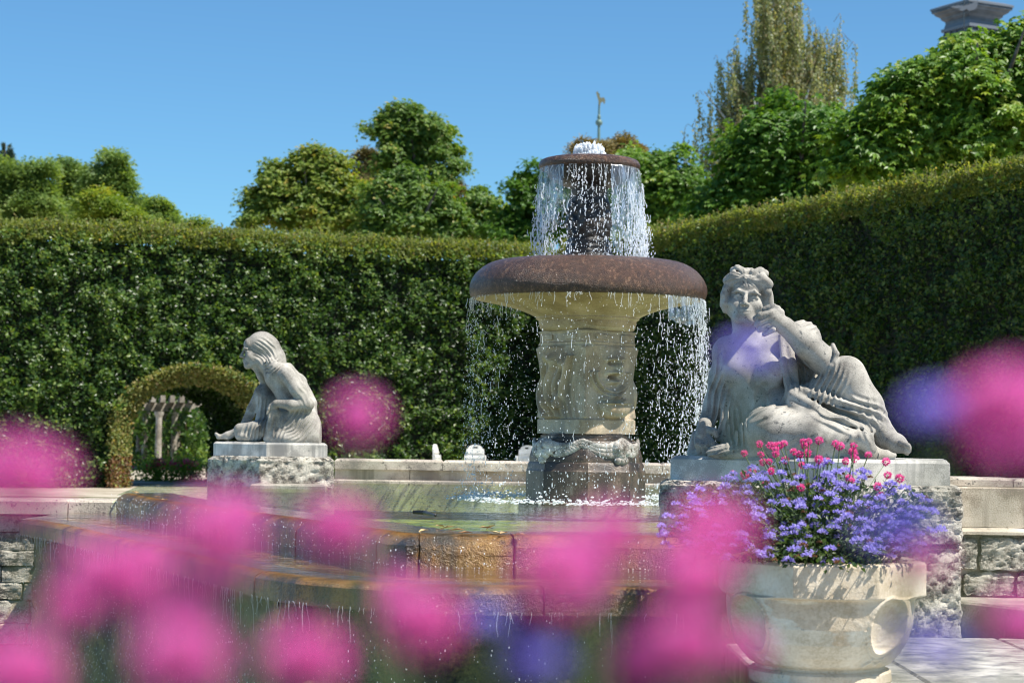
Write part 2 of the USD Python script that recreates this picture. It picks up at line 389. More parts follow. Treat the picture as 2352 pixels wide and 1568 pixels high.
plain('lead', (0.1, 0.12, 0.15), 0.6)
plain('iron', (0.04, 0.05, 0.055), 0.5)
plain('gilt', (0.17, 0.17, 0.1), 0.5)
stone('white_paint', [(0.3, (0.6, 0.6, 0.56)), (0.7, (0.76, 0.76, 0.72))], scale=4, fine=40, bump=0.1, rough_=0.5)


def water(name, tint, rough_, scale, strength, dist):
    MAT(name, {'g': ('geometry', {}), 'mp': ('mapping', {'scale': (1.0, 0.55, 1.0)}),
               'w': ('noise_texture', {'scale': scale, 'detail': 3.0, 'roughness': 0.55, 'distortion': 0.4}),
               'b': ('bump', {'strength': strength, 'distance': dist}),
               'f': ('fresnel', {'IOR': 1.33}), 't': ('transparent_bsdf', {'color': tint}), 'r': ('glossy_bsdf', {'color': (0.95, 0.97, 1.0), 'roughness': rough_}),
               'm': ('mix_closure', {})},
        [('g.position', 'mp.vector'), ('mp.vector', 'w.vector'), ('w.fac', 'b.height'), ('b.normal', 'f.normal'), ('b.normal', 'r.normal'), ('f.fac', 'm.fac'), ('t.BSDF', 'm.closure1'), ('r.BSDF', 'm.closure2')], surface='m.closure')


import os
water('pool_water', (0.8, 0.92, 0.68), 0.06, 8.0, 1.0, 0.12)
water('shallow_water', (0.85, 0.78, 0.62), 0.03, 7.0, 0.6, 0.03)
# falling water: clear, glinting, whitened by the air in it
MAT('falling_sheet', {'g': ('geometry', {}), 'mp': ('mapping', {'scale': (15.0, 15.0, 4.5)}), 'w': ('noise_texture', {'scale': 1.0, 'detail': 4.0, 'roughness': 0.6}),
                      'b': ('bump', {'strength': 1.0, 'distance': 0.02}), 't': ('transparent_bsdf', {'color': (0.93, 0.96, 0.97)}),
                      'r': ('glossy_bsdf', {'color': (0.95, 0.97, 1.0), 'roughness': 0.12}), 'd': ('diffuse_bsdf', {'color': (0.75, 0.8, 0.84)}), 'tl': ('translucent_bsdf', {'color': (0.75, 0.8, 0.84)}),
                      'x': ('mix_closure', {'fac': 0.5}), 'y': ('mix_closure', {'fac': 0.45}), 'k': ('map_range', {'from_min': 0.42, 'from_max': 0.72, 'to_min': 0.1, 'to_max': 0.6, 'clamp': True}), 'm': ('mix_closure', {})},
    [('g.position', 'mp.vector'), ('mp.vector', 'w.vector'), ('w.fac', 'b.height'), ('b.normal', 'r.normal'), ('d.BSDF', 'x.closure1'), ('tl.BSDF', 'x.closure2'), ('r.BSDF', 'y.closure1'), ('x.closure', 'y.closure2'),
     ('w.fac', 'k.value'), ('k.result', 'm.fac'), ('t.BSDF', 'm.closure1'), ('y.closure', 'm.closure2')], surface='m.closure', two=True)
MAT('water_drop', {'p': ('principled_bsdf', {'base_color': (0.92, 0.95, 0.98), 'roughness': 0.12, 'specular_ior_level': 0.9}), 'tl': ('translucent_bsdf', {'color': (0.92, 0.95, 0.98)}), 't': ('transparent_bsdf', {}),
                   'x': ('mix_closure', {'fac': 0.4}), 'm': ('mix_closure', {'fac': 0.68})},
    [('p.BSDF', 'x.closure1'), ('tl.BSDF', 'x.closure2'), ('t.BSDF', 'm.closure1'), ('x.closure', 'm.closure2')], surface='m.closure')
stone('damp_side', [(0.3, (0.2, 0.185, 0.15)), (0.55, (0.36, 0.33, 0.27)), (0.8, (0.48, 0.44, 0.37))], scale=4, fine=90, bump=0.6, dist=0.008, rough_=0.6)
MAT('rim_film', {'g': ('geometry', {}), 'w': ('noise_texture', {'scale': 9.0, 'detail': 4.0, 'roughness': 0.6}), 'b': ('bump', {'strength': 0.7, 'distance': 0.03}),
                 'f': ('fresnel', {'IOR': 1.33}), 't': ('transparent_bsdf', {'color': (0.95, 0.93, 0.9)}), 'r': ('glossy_bsdf', {'color': (0.95, 0.97, 1.0), 'roughness': 0.05}), 'm': ('mix_closure', {})},
    [('g.position', 'w.vector'), ('w.fac', 'b.height'), ('b.normal', 'f.normal'), ('b.normal', 'r.normal'), ('f.fac', 'm.fac'), ('t.BSDF', 'm.closure1'), ('r.BSDF', 'm.closure2')], surface='m.closure')
plain('verdigris', (0.1, 0.17, 0.15), 0.5)

# ------------------------------------------------------------------ ground
GARDEN_Z, LOW_Z, WATER_Z, LOWER_Z = -0.1, -0.62, 0.59, 0.44
U2, V2 = np.array([0.405, -0.914]), np.array([0.914, 0.405])
g = rough((np.array([[-160, 21, GARDEN_Z], [160, 21, GARDEN_Z], [160, 260, GARDEN_Z], [-160, 260, GARDEN_Z]], float), np.array([[0, 1, 2], [0, 2, 3]])), 12, 0.02, 0.3)
gsheet = Polygon([(-160, 15.2), (-4.2, 15.2), (-3.0, 21.5), (3.6, 21.5), (4.5, 11.5), (160, 11.5), (160, 300), (-160, 300)])
tv, tf = trimesh.creation.triangulate_polygon(gsheet, engine='earcut')
obj('garden_ground', (np.c_[tv, np.full(len(tv), GARDEN_Z)], tf), 'gravel', kind='structure')
obj('lower_ground', (np.array([[-160, -60, LOW_Z], [160, -60, LOW_Z], [160, 24, LOW_Z], [-160, 24, LOW_Z]], float), np.array([[0, 1, 2], [0, 2, 3]])), 'ground_stone', kind='structure')

# ------------------------------------------------------------------ hedges
rng = np.random.default_rng(7)
HC = np.array([0.95, 44.3]); HTOP = 5.33
VH = np.array([0.93, 0.367]); NL = np.array([0.367, -0.93]); UH = np.array([0.405, -0.914]); NR = np.array([-0.914, -0.405])


def hedge_leaves(o, d, n2, length, z0, z1, count, mat_rnd, size, keep=None, depth=0.4, seed=0):
    """Leaves of a clipped face that starts at o and runs along d, facing n2."""
    s = rng.random(count) * length; z = z0 + (z1 - z0) * rng.random(count)
    P = np.c_[s, z, np.zeros(count)]
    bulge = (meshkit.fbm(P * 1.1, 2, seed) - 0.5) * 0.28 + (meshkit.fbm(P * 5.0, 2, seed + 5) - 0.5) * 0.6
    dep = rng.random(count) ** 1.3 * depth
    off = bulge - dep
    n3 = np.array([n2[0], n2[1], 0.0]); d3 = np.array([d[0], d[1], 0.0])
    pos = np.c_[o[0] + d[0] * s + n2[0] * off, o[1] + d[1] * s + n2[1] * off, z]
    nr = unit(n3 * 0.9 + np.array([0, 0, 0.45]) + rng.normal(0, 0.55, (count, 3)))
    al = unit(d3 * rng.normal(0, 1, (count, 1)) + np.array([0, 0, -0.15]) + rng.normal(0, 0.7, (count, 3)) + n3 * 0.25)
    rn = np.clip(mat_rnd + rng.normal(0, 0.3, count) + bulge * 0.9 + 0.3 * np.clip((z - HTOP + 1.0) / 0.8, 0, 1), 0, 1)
    if keep is not None:
        k = keep(s, z); pos, nr, al, rn = pos[k], nr[k], al[k], rn[k]
    sz = size * (0.65 + 0.7 * rng.random(len(pos)))
    return leaves(pos, nr, al, sz, sz * 0.68, rnd=rn)


def hedge_top(o, d, n2, length, thick, z, count, size, amp=0.12):
    """Sun-facing leaves of the clipped top and its bleached young shoots."""
    s = rng.random(count) * length; t = rng.random(count) ** 2.2 * thick
    h = (meshkit.fbm(np.c_[s * 1.3, t * 1.3, s * 0], 3, 3) - 0.5) * amp * 2 + rng.random(count) ** 1.5 * 0.36 - 0.3 - 0.1 * np.exp(-t / 0.1)
    pos = np.c_[o[0] + d[0] * s - n2[0] * t, o[1] + d[1] * s - n2[1] * t, z + h]
    nr = unit(np.array([n2[0] * 0.45 + 0.2, n2[1] * 0.45 - 0.2, 0.45]) + rng.normal(0, 0.6, (count, 3)))
    sz = size * (0.6 + 0.7 * rng.random(count))
    return leaves(pos, nr, rng.normal(0, 1, (count, 3)) + [0, 0, 0.5], sz, sz * 0.6, rnd=np.clip(0.45 + rng.normal(0, 0.25, count), 0, 1))


def shoots(o, d, n2, length, thick, z, count, hmax):
    """Thin twigs that stand out of the clipped top, with small leaves up their length."""
    tw, lf = [], []
    for k in range(count):
        s, t = rng.random() * length, rng.random() ** 1.5 * thick * 0.8
        hh = hmax * (0.35 + 0.65 * rng.random() ** 2)
        b = np.array([o[0] + d[0] * s - n2[0] * t, o[1] + d[1] * s - n2[1] * t, z - 0.05])
        top = b + [rng.normal(0, 0.05), rng.normal(0, 0.05), hh]
        tw.append(tube([b, (b + top) / 2 + rng.normal(0, 0.012, 3), top], [0.005, 0.004, 0.002], 3, caps=False))
        m = 4 + int(hh * 26)
        q = b + (top - b) * (0.2 + 0.8 * rng.random((m, 1)))
        al = rng.normal(0, 1, (m, 3)) + [0, 0, 0.6]
        sz = 0.035 + 0.04 * rng.random(m)
        lf.append(leaves(q, rng.normal(0, 1, (m, 3)) + [0, 0, 0.4], al, sz, sz * 0.6, rnd=np.clip(0.6 + rng.normal(0, 0.25, m), 0, 1)))
    return join(tw), merge_leaves(lf)


# left hedge, pierced by the arch
o_l = HC - VH * 18.0
nl3 = np.array([NL[0], NL[1], 0.0]); p0 = np.array([HC[0], HC[1], 0])


def s_of(px, py=1050):
    h = at_plane(px, py, p0, nl3)
    return float(np.dot(h[:2] - o_l, VH)), h[2]


sa, sb = s_of(303)[0], s_of(592)[0]
ztop = s_of(446, 884)[1]
sc, hw = (sa + sb) / 2, (sb - sa) / 2
zs = ztop - hw * 0.72


def arch_poly(grow):
    a = np.linspace(0, np.pi, 25)
    w = hw + grow
    return Polygon([(sc + w, GARDEN_Z - 1)] + [(sc + w * math.cos(t), zs + (ztop + grow - zs) * math.sin(t)) for t in a] + [(sc - w, GARDEN_Z - 1)])


def in_arch(s, z, grow):
    w = hw + grow
    return (np.abs(s - sc) < w) & ((z < zs) | (((s - sc) / w) ** 2 + (np.maximum(z - zs, 0) / (ztop + grow - zs)) ** 2 < 1))


def slab(poly, o, d, n2, t0, t1):
    """A polygon in (distance along the hedge, height) given thickness from t0 to t1 behind the face."""
    m = trimesh.creation.extrude_polygon(poly, t1 - t0, engine='earcut')
    v = np.asarray(m.vertices); t = v[:, 2] + t0
    return np.c_[o[0] + d[0] * v[:, 0] - n2[0] * t, o[1] + d[1] * v[:, 0] - n2[1] * t, v[:, 1]], np.asarray(m.faces)[:, ::-1]


TL = 4.4
hl = thing('hedge', 'tall clipped green hedge with an arched opening behind the seated stone figure', 'hedge')
face = sbox(0, GARDEN_Z - 0.05, 18.2, HTOP - 0.42)
obj('branches', [slab(face.difference(arch_poly(0.42)), o_l, VH, NL, 0.3, 0.62), slab(face.difference(arch_poly(0.08)), o_l, VH, NL, 0.621, TL)], 'hedge_inside', hl)
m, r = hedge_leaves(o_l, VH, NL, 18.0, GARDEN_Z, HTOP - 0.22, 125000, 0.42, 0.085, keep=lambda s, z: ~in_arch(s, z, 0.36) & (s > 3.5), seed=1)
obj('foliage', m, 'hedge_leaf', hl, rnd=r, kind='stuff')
m, r = hedge_top(o_l, VH, NL, 18.0, 1.5, HTOP - 0.03, 38000, 0.08)
obj('top_foliage', m, 'hedge_shoot', hl, rnd=r, kind='stuff')
tw, (m, r) = shoots(o_l, VH, NL, 18.0, 0.9, HTOP - 0.2, 800, 0.42)
obj('shoot_twigs', tw, 'twig', hl, kind='stuff')
obj('shoot_leaves', m, 'hedge_shoot', hl, rnd=r, kind='stuff')
# the splayed edge of the arch, bleached, and the dark passage behind it
N = 15000
th = rng.random(N); side = rng.random(N)
peri = rng.random(N); f_ = rng.random(N)
straight = zs - GARDEN_Z; arc = np.pi * (hw + ztop - zs) / 2; tot = 2 * straight + arc
q = peri * tot
ang = np.clip((q - straight) / arc, 0, 1) * np.pi
grow = 0.45 - 0.45 * f_
zz_ = np.where(q < straight, GARDEN_Z + q, np.where(q > straight + arc, GARDEN_Z + (tot - q), zs + (ztop + grow - zs) * np.sin(ang)))
ss_ = np.where(q < straight, sc + hw + grow, np.where(q > straight + arc, sc - hw - grow, sc + (hw + grow) * np.cos(ang)))
tt_ = 0.5 * f_ - 0.06 + rng.normal(0, 0.09, N); ss_ = ss_ + rng.normal(0, 0.05, N)
pos = np.c_[o_l[0] + VH[0] * ss_ - NL[0] * tt_, o_l[1] + VH[1] * ss_ - NL[1] * tt_, zz_]
inward = np.c_[VH[0] * (sc - ss_), VH[1] * (sc - ss_), np.where(zz_ > zs, zs - zz_, 0) * 0.5]
nr = unit(unit(inward) * 0.5 + nl3 + [0, 0, 0.3] + rng.normal(0, 0.5, (N, 3)))
sz = 0.07 * (0.6 + 0.8 * rng.random(N))
low = (zz_ < 0.55) & (ss_ < sc)
m, r = leaves(pos, nr, rng.normal(0, 1, (N, 3)), sz, sz * 0.65, rng=rng)
rr = r
dry = np.repeat(low & (rng.random(N) < 0.75), 4)
V, Fc = m
fd = dry[Fc[:, 0]]


def compact(V, f, r):
    u_, inv = np.unique(f, return_inverse=True)
    return (V[u_], inv.reshape(f.shape)), r[u_]


m, r = compact(V, Fc[~fd], rr)
obj('arch_foliage', m, 'arch_leaf', hl, rnd=r, kind='stuff')
m, r = compact(V, Fc[fd], rr)
obj('dry_foliage', m, 'dry_leaf', hl, rnd=r, kind='stuff')
# leaves lining the passage
N = 9000
q = rng.random(N) * tot; ang = np.clip((q - straight) / arc, 0, 1) * np.pi
zz_ = np.where(q < straight, GARDEN_Z + q, np.where(q > straight + arc, GARDEN_Z + (tot - q), zs + (ztop - zs) * np.sin(ang)))
ss_ = np.where(q < straight, sc + hw, np.where(q > straight + arc, sc - hw, sc + hw * np.cos(ang)))
tt_ = 0.45 + rng.random(N) * (TL - 0.5)
ss_ = ss_ + (sc - ss_) * rng.random(N) * 0.06
pos = np.c_[o_l[0] + VH[0] * ss_ - NL[0] * tt_, o_l[1] + VH[1] * ss_ - NL[1] * tt_, zz_]
sz = 0.09 * (0.6 + 0.8 * rng.random(N))
m, r = leaves(pos, rng.normal(0, 1, (N, 3)), rng.normal(0, 1, (N, 3)), sz, sz * 0.65, rnd=np.clip(rng.normal(0.12, 0.12, N), 0, 1))
obj('passage_foliage', m, 'hedge_leaf', hl, rnd=r, kind='stuff')

# right hedge, its face in shade
hr = thing('hedge', 'tall clipped hedge in shade behind the reclining stone figure, its top sunlit', 'hedge')
LR = 23.0
obj('branches', slab(sbox(-1.5, GARDEN_Z - 0.05, LR, HTOP - 0.42), HC, UH, NR, 0.3, 1.9), 'hedge_inside', hr)
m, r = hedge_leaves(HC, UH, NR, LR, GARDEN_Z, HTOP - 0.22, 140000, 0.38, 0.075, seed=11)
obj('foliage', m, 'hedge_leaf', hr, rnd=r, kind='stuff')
m, r = hedge_top(HC - UH * 0.6, UH, NR, LR + 0.6, 1.9, HTOP - 0.04, 80000, 0.07, amp=0.16)
obj('top_foliage', m, 'hedge_shoot', hr, rnd=r, kind='stuff')
tw, (m, r) = shoots(HC, UH, NR, LR, 1.1, HTOP - 0.2, 1500, 0.42)
obj('shoot_twigs', tw, 'twig', hr, kind='stuff')
obj('shoot_leaves', m, 'hedge_shoot', hr, rnd=r, kind='stuff')

# ------------------------------------------------------------------ trees


def crown(Y, blobs, clumps, per, leaf, spread, kind='simple', sag=0.35, rnd0=0.5, flat=0.45, inner=0.55):
    """Leaf clumps spread through ellipsoids given in the photograph (centre, half width, half height, all in its pixels) at distance Y."""
    k = Y / F
    area = np.array([b[2] * b[3] for b in blobs], float); cnt = np.maximum(3, (clumps * (2.9 if Y > 55 else 1.75) * area / area.sum()).astype(int)); leaf, per, spread = (leaf * 0.44, int(per * 0.95), spread * 0.42) if Y > 55 else (leaf * 0.6, int(per * 1.2), spread * 0.7)
    P, Nn, Al, Sz, Rn = [], [], [], [], []
    for (bx, by, rx, ry), c in zip(blobs, cnt):
        cen = at(bx, by, Y); rad = np.array([rx * k, min(rx, ry * 1.3) * k, ry * k]) * 0.97
        nl = max(4, int(c / 8))                      # boughs, each with a handful of leaf clumps
        ld = unit(rng.normal(0, 1, (nl, 3)))
        lr = 0.42 + 0.72 * rng.random(nl)
        lc = cen + ld * lr[:, None] * rad
        ls = (0.24 + 0.24 * rng.random(nl)) * min(rad[0], rad[2]) * (8.0 / nl) ** 0.3
        lb = np.clip(rnd0 + rng.normal(0, 0.13, nl), 0, 1)
        for i in range(c):
            j = i % nl
            d = unit(rng.normal(0, 1, 3) + [0, 0, 0.35])
            cc = lc[j] + d * ls[j] * [1.1, 1.1, 0.75] * (0.5 + 0.5 * rng.random())
            cc[2] = max(cc[2], 0.5)
            q = rng.normal(0, 1, (per, 3)) * [spread, spread, spread * flat]
            q[:, 2] -= sag * (q[:, 0] ** 2 + q[:, 1] ** 2) / (spread * 2.2)
            od = unit(d * 0.6 + ld[j])
            out = unit(od * [1, 1, 0.4] + [0, 0, 0.9])
            P.append(cc + q); Nn.append(unit(out + rng.normal(0, 0.35, (per, 3))))
            Al.append(unit(q * [1, 1, 0.2] + od * spread * 0.7 + [0, 0, -0.45 * spread] + rng.normal(0, 0.25 * spread, (per, 3))))
            Sz.append(leaf * (0.65 + 0.7 * rng.random(per))); Rn.append(np.clip(lb[j] + rng.normal(0, 0.2, per), 0, 1))
    P, Nn, Al, Sz, Rn = map(np.concatenate, (P, Nn, Al, Sz, Rn))
    if kind == 'simple':
        return leaves(P, Nn, Al, Sz, Sz * 0.62, rnd=Rn)
    parts = []          # palmate: five leaflets from one stalk, drooping
    side = unit(np.cross(Al, Nn))
    for a in (-1.25, -0.65, 0, 0.65, 1.25):
        dr = unit(Al * math.cos(a) + side * math.sin(a) - Nn * 0.35)
        parts.append(leaves(P, Nn, dr, Sz * (1 - 0.22 * abs(a)), Sz * 0.4, rnd=np.clip(Rn + rng.normal(0, 0.05, len(P)), 0, 1)))
    return merge_leaves(parts)


def limbs(Y, root, forks, r0_):
    """Trunk from the ground and limbs to points given in the photograph."""
    b = at(root[0], root[1], Y); base = np.array([b[0], b[1], GARDEN_Z])
    out = [tube(smooth_profile([base, base * 0.5 + b * 0.5 + [0.1, 0, 0], b], 4), np.linspace(r0_ * 1.25, r0_ * 0.8, 9), 8)]
    for (x, y, f) in forks:
        e = at(x, y, Y) + [0, rng.normal(0, 0.8), 0]
        mid = b * (1 - f) + e * f + [0, 0, 0.04 * np.linalg.norm(e - b)]
        out.append(tube(smooth_profile([b - [0, 0, 0.2], mid, e], 5), np.linspace(r0_ * 0.34, r0_ * 0.06, 11), 6))
    return join(out)


def tree(name, label, Y, blobs, root, forks, trunk_r, mat, clumps, per, leaf, spread, bark='bark', group=None, **kw):
    t = thing(name, label, 'tree', group=group)
    obj('trunk', limbs(Y, root, forks, trunk_r), bark, t, smooth=True)
    m, r = crown(Y, blobs, clumps, per, leaf, spread, **kw)
    obj('crown', m, mat, t, rnd=r, kind='stuff')
    return t


# far left
tree('broadleaf_tree', 'far left rounded tree with olive green crown at the picture edge', 82, [(15, 395, 40, 34), (60, 390, 34, 30), (95, 400, 30, 34), (30, 440, 60, 40), (95, 450, 36, 40), (-40, 430, 60, 60), (40, 490, 70, 40), (110, 490, 30, 30)], (40, 520), [(20, 400, .5), (80, 400, .5), (-50, 420, .5)], 0.3, 'far_leaf', 260, 55, 0.3, 0.62)
tree('broadleaf_tree', 'narrow pointed far tree between two rounder ones at the left', 84, [(160, 375, 20, 26), (160, 410, 34, 30), (150, 445, 30, 30), (180, 450, 34, 34), (170, 495, 50, 36)], (165, 520), [(160, 370, .5), (180, 440, .5)], 0.28, 'far_leaf', 150, 55, 0.3, 0.55)
tree('broadleaf_tree', 'far dark tree with a stepped right side left of the open sky', 80, [(225, 385, 26, 26), (262, 372, 30, 24), (250, 410, 44, 30), (275, 425, 34, 26), (225, 445, 34, 30), (275, 465, 40, 30), (312, 470, 24, 24), (245, 500, 70, 34)], (250, 520), [(240, 380, .5), (280, 430, .5), (300, 470, .4)], 0.3, 'far_leaf', 230, 55, 0.3, 0.55)
tree('broadleaf_tree', 'small rounded far tree alone just above the hedge at the left', 78, [(362, 482, 24, 24), (375, 505, 40, 24)], (362, 540), [(360, 475, .5)], 0.2, 'far_leaf', 60, 50, 0.28, 0.4)
tree('broadleaf_tree', 'low pale green tree just above the hedge at the far left', 62, [(215, 480, 70, 36), (300, 505, 70, 24), (420, 520, 60, 14)], (220, 560), [(200, 470, .5), (260, 480, .5)], 0.2, 'yellow_leaf', 130, 60, 0.22, 0.45, rnd0=0.4)
# conifer tip
cf = thing('conifer_tree', 'dark pointed conifer top at the left edge behind the rounded trees', 'tree')
b = at(12, 330, 95); base = np.array([b[0], b[1], GARDEN_Z])
obj('trunk', tube([base, b], [0.4, 0.03], 8), 'bark', cf, smooth=True)
P, A, S = [], [], []
for k in range(420):
    h = rng.random() ** 0.8; rad = 0.08 + 1.9 * h
    a = rng.random() * 6.283; z = b[2] - 4.6 * h
    for j in range(12):
        f_ = rng.random()
        P.append([b[0] + math.cos(a) * rad * f_, b[1] + math.sin(a) * rad * f_, z - 0.25 * f_ * rad + rng.normal(0, .05)]); A.append([math.cos(a), math.sin(a), -0.2 + rng.normal(0, .5)]); S.append(0.3)
P = np.array(P); m, r = leaves(P, rng.normal(0, 1, P.shape), np.array(A), np.array(S), 0.07, rng=rng)
obj('crown', m, 'needle', cf, rnd=r, kind='stuff')
# middle: yellowing chestnut, tall chestnut, brown cypress, smaller ones
tree('chestnut_tree', 'broad yellowing chestnut tree, leftmost of the chestnuts above the hedge', 62, [(735, 358, 46, 26), (700, 378, 50, 34), (785, 372, 30, 26), (650, 395, 44, 26), (620, 418, 34, 24), (745, 400, 60, 34), (610, 455, 44, 34), (575, 450, 20, 14), (680, 440, 60, 40), (770, 440, 60, 44), (590, 500, 40, 30), (660, 495, 60, 34), (740, 500, 60, 40), (840, 470, 60, 48), (820, 520, 60, 30)], (720, 560),
     [(700, 370, .5), (610, 420, .5), (780, 380, .5), (830, 430, .5), (600, 470, .45)], 0.26, 'yellow_leaf', 460, 16, 0.26, 0.42, kind='palm')
tree('chestnut_tree', 'tallest chestnut tree left of the fountain with a rounded top and bare limbs showing', 64, [(925, 258, 40, 26), (965, 270, 44, 32), (900, 290, 38, 24), (1000, 300, 40, 34), (940, 310, 44, 26), (880, 302, 34, 16), (845, 296, 16, 9), (975, 345, 46, 24), (1030, 345, 32, 26), (1055, 380, 24, 20), (905, 345, 42, 24), (940, 385, 50, 22), (1010, 400, 34, 24), (890, 375, 30, 20)], (962, 470),
     [(940, 270, .5), (880, 310, .5), (1010, 310, .5), (1050, 365, .5), (900, 370, .5), (985, 280, .5)], 0.3, 'mid_leaf', 300, 16, 0.26, 0.42, kind='palm')
tree('chestnut_tree', 'green spreading chestnut tree in front of the tallest one left of the fountain', 58, [(925, 415, 50, 30), (960, 440, 50, 34), (885, 445, 50, 34), (1005, 455, 44, 40), (870, 490, 60, 36), (940, 490, 60, 40), (1010, 505, 60, 34), (900, 525, 70, 26), (1050, 525, 40, 26)], (950, 560),
     [(930, 410, .5), (1010, 440, .5), (870, 460, .5)], 0.24, 'mid_leaf', 380, 16, 0.26, 0.42, kind='palm', rnd0=0.45)
tree('cypress_tree', 'brownish cypress tree peeping out between the yellowing and the tallest chestnut', 70, [(845, 385, 46, 52), (880, 365, 40, 32), (860, 440, 80, 50), (1030, 430, 34, 56)], (860, 480), [(850, 350, .5), (890, 350, .5)], 0.25, 'brown_leaf', 190, 70, 0.2, 0.38)
tree('chestnut_tree', 'light green low chestnut tree close to the left of the fountain', 60, [(1095, 465, 48, 34), (1125, 500, 52, 46), (1070, 510, 60, 40)], (1100, 560), [(1090, 450, .5), (1130, 470, .5)], 0.2, 'mid_leaf', 170, 16, 0.26, 0.4, kind='palm', rnd0=0.55)
tree('chestnut_tree', 'dark green chestnut tree behind the left side of the upper fountain bowl', 58, [(1240, 410, 56, 46), (1200, 450, 42, 50), (1230, 490, 70, 45), (1290, 440, 50, 60), (1240, 530, 110, 30), (1170, 520, 50, 34)], (1240, 560), [(1240, 390, .5), (1200, 440, .5)], 0.24, 'dark_leaf', 260, 16, 0.26, 0.4, kind='palm')
tree('broadleaf_tree', 'yellow brown treetop just behind the water jet of the fountain', 76, [(1330, 345, 36, 20), (1400, 330, 48, 24), (1440, 345, 46, 24), (1390, 370, 90, 40)], (1390, 470), [(1340, 345, .5), (1410, 330, .5)], 0.25, 'brown_leaf', 170, 60, 0.24, 0.45, rnd0=0.75)
tree('chestnut_tree', 'fresh green chestnut tree behind the right side of the upper fountain bowl', 57, [(1450, 385, 72, 48), (1530, 390, 68, 52), (1560, 430, 70, 50), (1450, 450, 90, 50), (1390, 420, 60, 60), (1610, 460, 60, 40), (1540, 480, 90, 34), (1440, 500, 90, 34)], (1480, 560), [(1450, 370, .5), (1540, 380, .5), (1570, 430, .5)], 0.26, 'chestnut_leaf', 420, 16, 0.27, 0.42, kind='palm', rnd0=0.45)
tree('chestnut_tree', 'dark green domed chestnut tree between the birch and the largest chestnut', 47, [(1830, 300, 110, 78), (1760, 350, 90, 82), (1900, 330, 95, 85), (1720, 420, 70, 60), (1830, 420, 150, 60), (1950, 400, 80, 60), (1680, 470, 70, 34), (1760, 460, 90, 40)], (1830, 520),
     [(1830, 260, .5), (1740, 340, .5), (1920, 300, .5), (1700, 420, .5), (1960, 380, .5)], 0.3, 'dark_leaf', 760, 15, 0.25, 0.4, kind='palm', rnd0=0.6)
tree('chestnut_tree', 'largest bright green chestnut tree at the right edge above the shaded hedge', 41, [(2200, 190, 130, 84), (2310, 140, 105, 75), (2110, 230, 120, 75), (2040, 225, 70, 32), (2270, 260, 160, 95), (2130, 320, 140, 75), (2020, 320, 90, 62), (2290, 350, 140, 60), (2390, 220, 110, 110), (1990, 380, 80, 40), (2225, 92, 32, 26), (2320, 78, 50, 36)], (2220, 480),
     [(2220, 120, .5), (2320, 90, .5), (2050, 225, .5), (2110, 190, .5), (2010, 330, .5), (2350, 260, .5), (2140, 330, .5)], 0.34, 'chestnut_leaf', 1250, 16, 0.25, 0.36, kind='palm', rnd0=0.55)
# weeping birch
bt = thing('birch_tree', 'tall weeping birch tree with hanging grey green strands against the sky', 'tree')
YB = 66
base = at(1790, 520, YB); base[2] = GARDEN_Z
top = at(1790, -60, YB)
tr = [tube(smooth_profile([base, at(1800, 330, YB), at(1772, 130, YB), top], 6), np.linspace(0.28, 0.03, 19), 8)]
strands, lp, la = [], [], []
tips = [(1740, -20, 0.9), (1800, -30, 0.9), (1830, 60, .8), (1765, 40, .8), (1890, 85, .7), (1935, 95, .7), (1925, 150, .6), (1865, 120, .7), (1700, 140, .7), (1670, 160, .6), (1655, 240, .5), (1615, 215, .5), (1640, 330, .4), (1590, 330, .35), (1720, 240, .5), (1690, 300, .4), (1850, 200, .5), (1770, 200, .6), (1740, 110, .7), (1810, 130, .7), (1880, 160, .6), (1800, 260, .5), (1760, 300, .4), (1620, 290, .4), (1860, 260, .4), (1670, 240, .5), (1715, 180, .6), (1785, 40, .8)]
for (x, y, f) in tips:
    e = at(x, y, YB) + [0, rng.normal(0, 1.2), 0]
    s_ = base * (1 - f) + top * f; s_[2] = min(s_[2], e[2] - 0.5)
    L = smooth_profile([s_, (s_ + e) / 2 + [0, 0, 0.5], e], 5)
    tr.append(tube(L, np.linspace(0.09, 0.02, len(L)), 5))
    for k in range(26):
        q0 = L[int(len(L) * (0.35 + 0.64 * rng.random()))] + rng.normal(0, 0.28, 3)
        ln = 0.9 + 1.9 * rng.random()
        q1 = q0 + [rng.normal(0, .22), rng.normal(0, .22), 0.1]; q2 = q1 + [rng.normal(0.05, .12), rng.normal(0, .12), -ln]
        strands.append(tube(smooth_profile([q0, q1, q2], 3), [0.008] * 7, 3, caps=False))
        mm = int(ln * 62); t_ = rng.random(mm) ** 0.8
        pp = q1 + (q2 - q1) * t_[:, None] + rng.normal(0, 0.055, (mm, 3))
        lp.append(pp); la.append(unit(np.array([0, 0, -1.0]) + rng.normal(0, 0.5, (mm, 3))))
obj('trunk', join(tr), 'birch_bark', bt, smooth=True)
obj('hanging_twigs', join(strands), 'twig', bt, kind='stuff')
lp = np.concatenate(lp); la = np.concatenate(la); sz = 0.105 * (0.7 + 0.6 * rng.random(len(lp)))
m, r = leaves(lp, rng.normal(0, 1, lp.shape), la, sz, sz * 0.6, rng=rng)
obj('crown', m, 'birch_leaf', bt, rnd=r, kind='stuff')

# ------------------------------------------------------------------ pool, its rims and walls
def pxy(px, py, z):
    p = at_z(px, py, z); return (float(p[0]), float(p[1]))


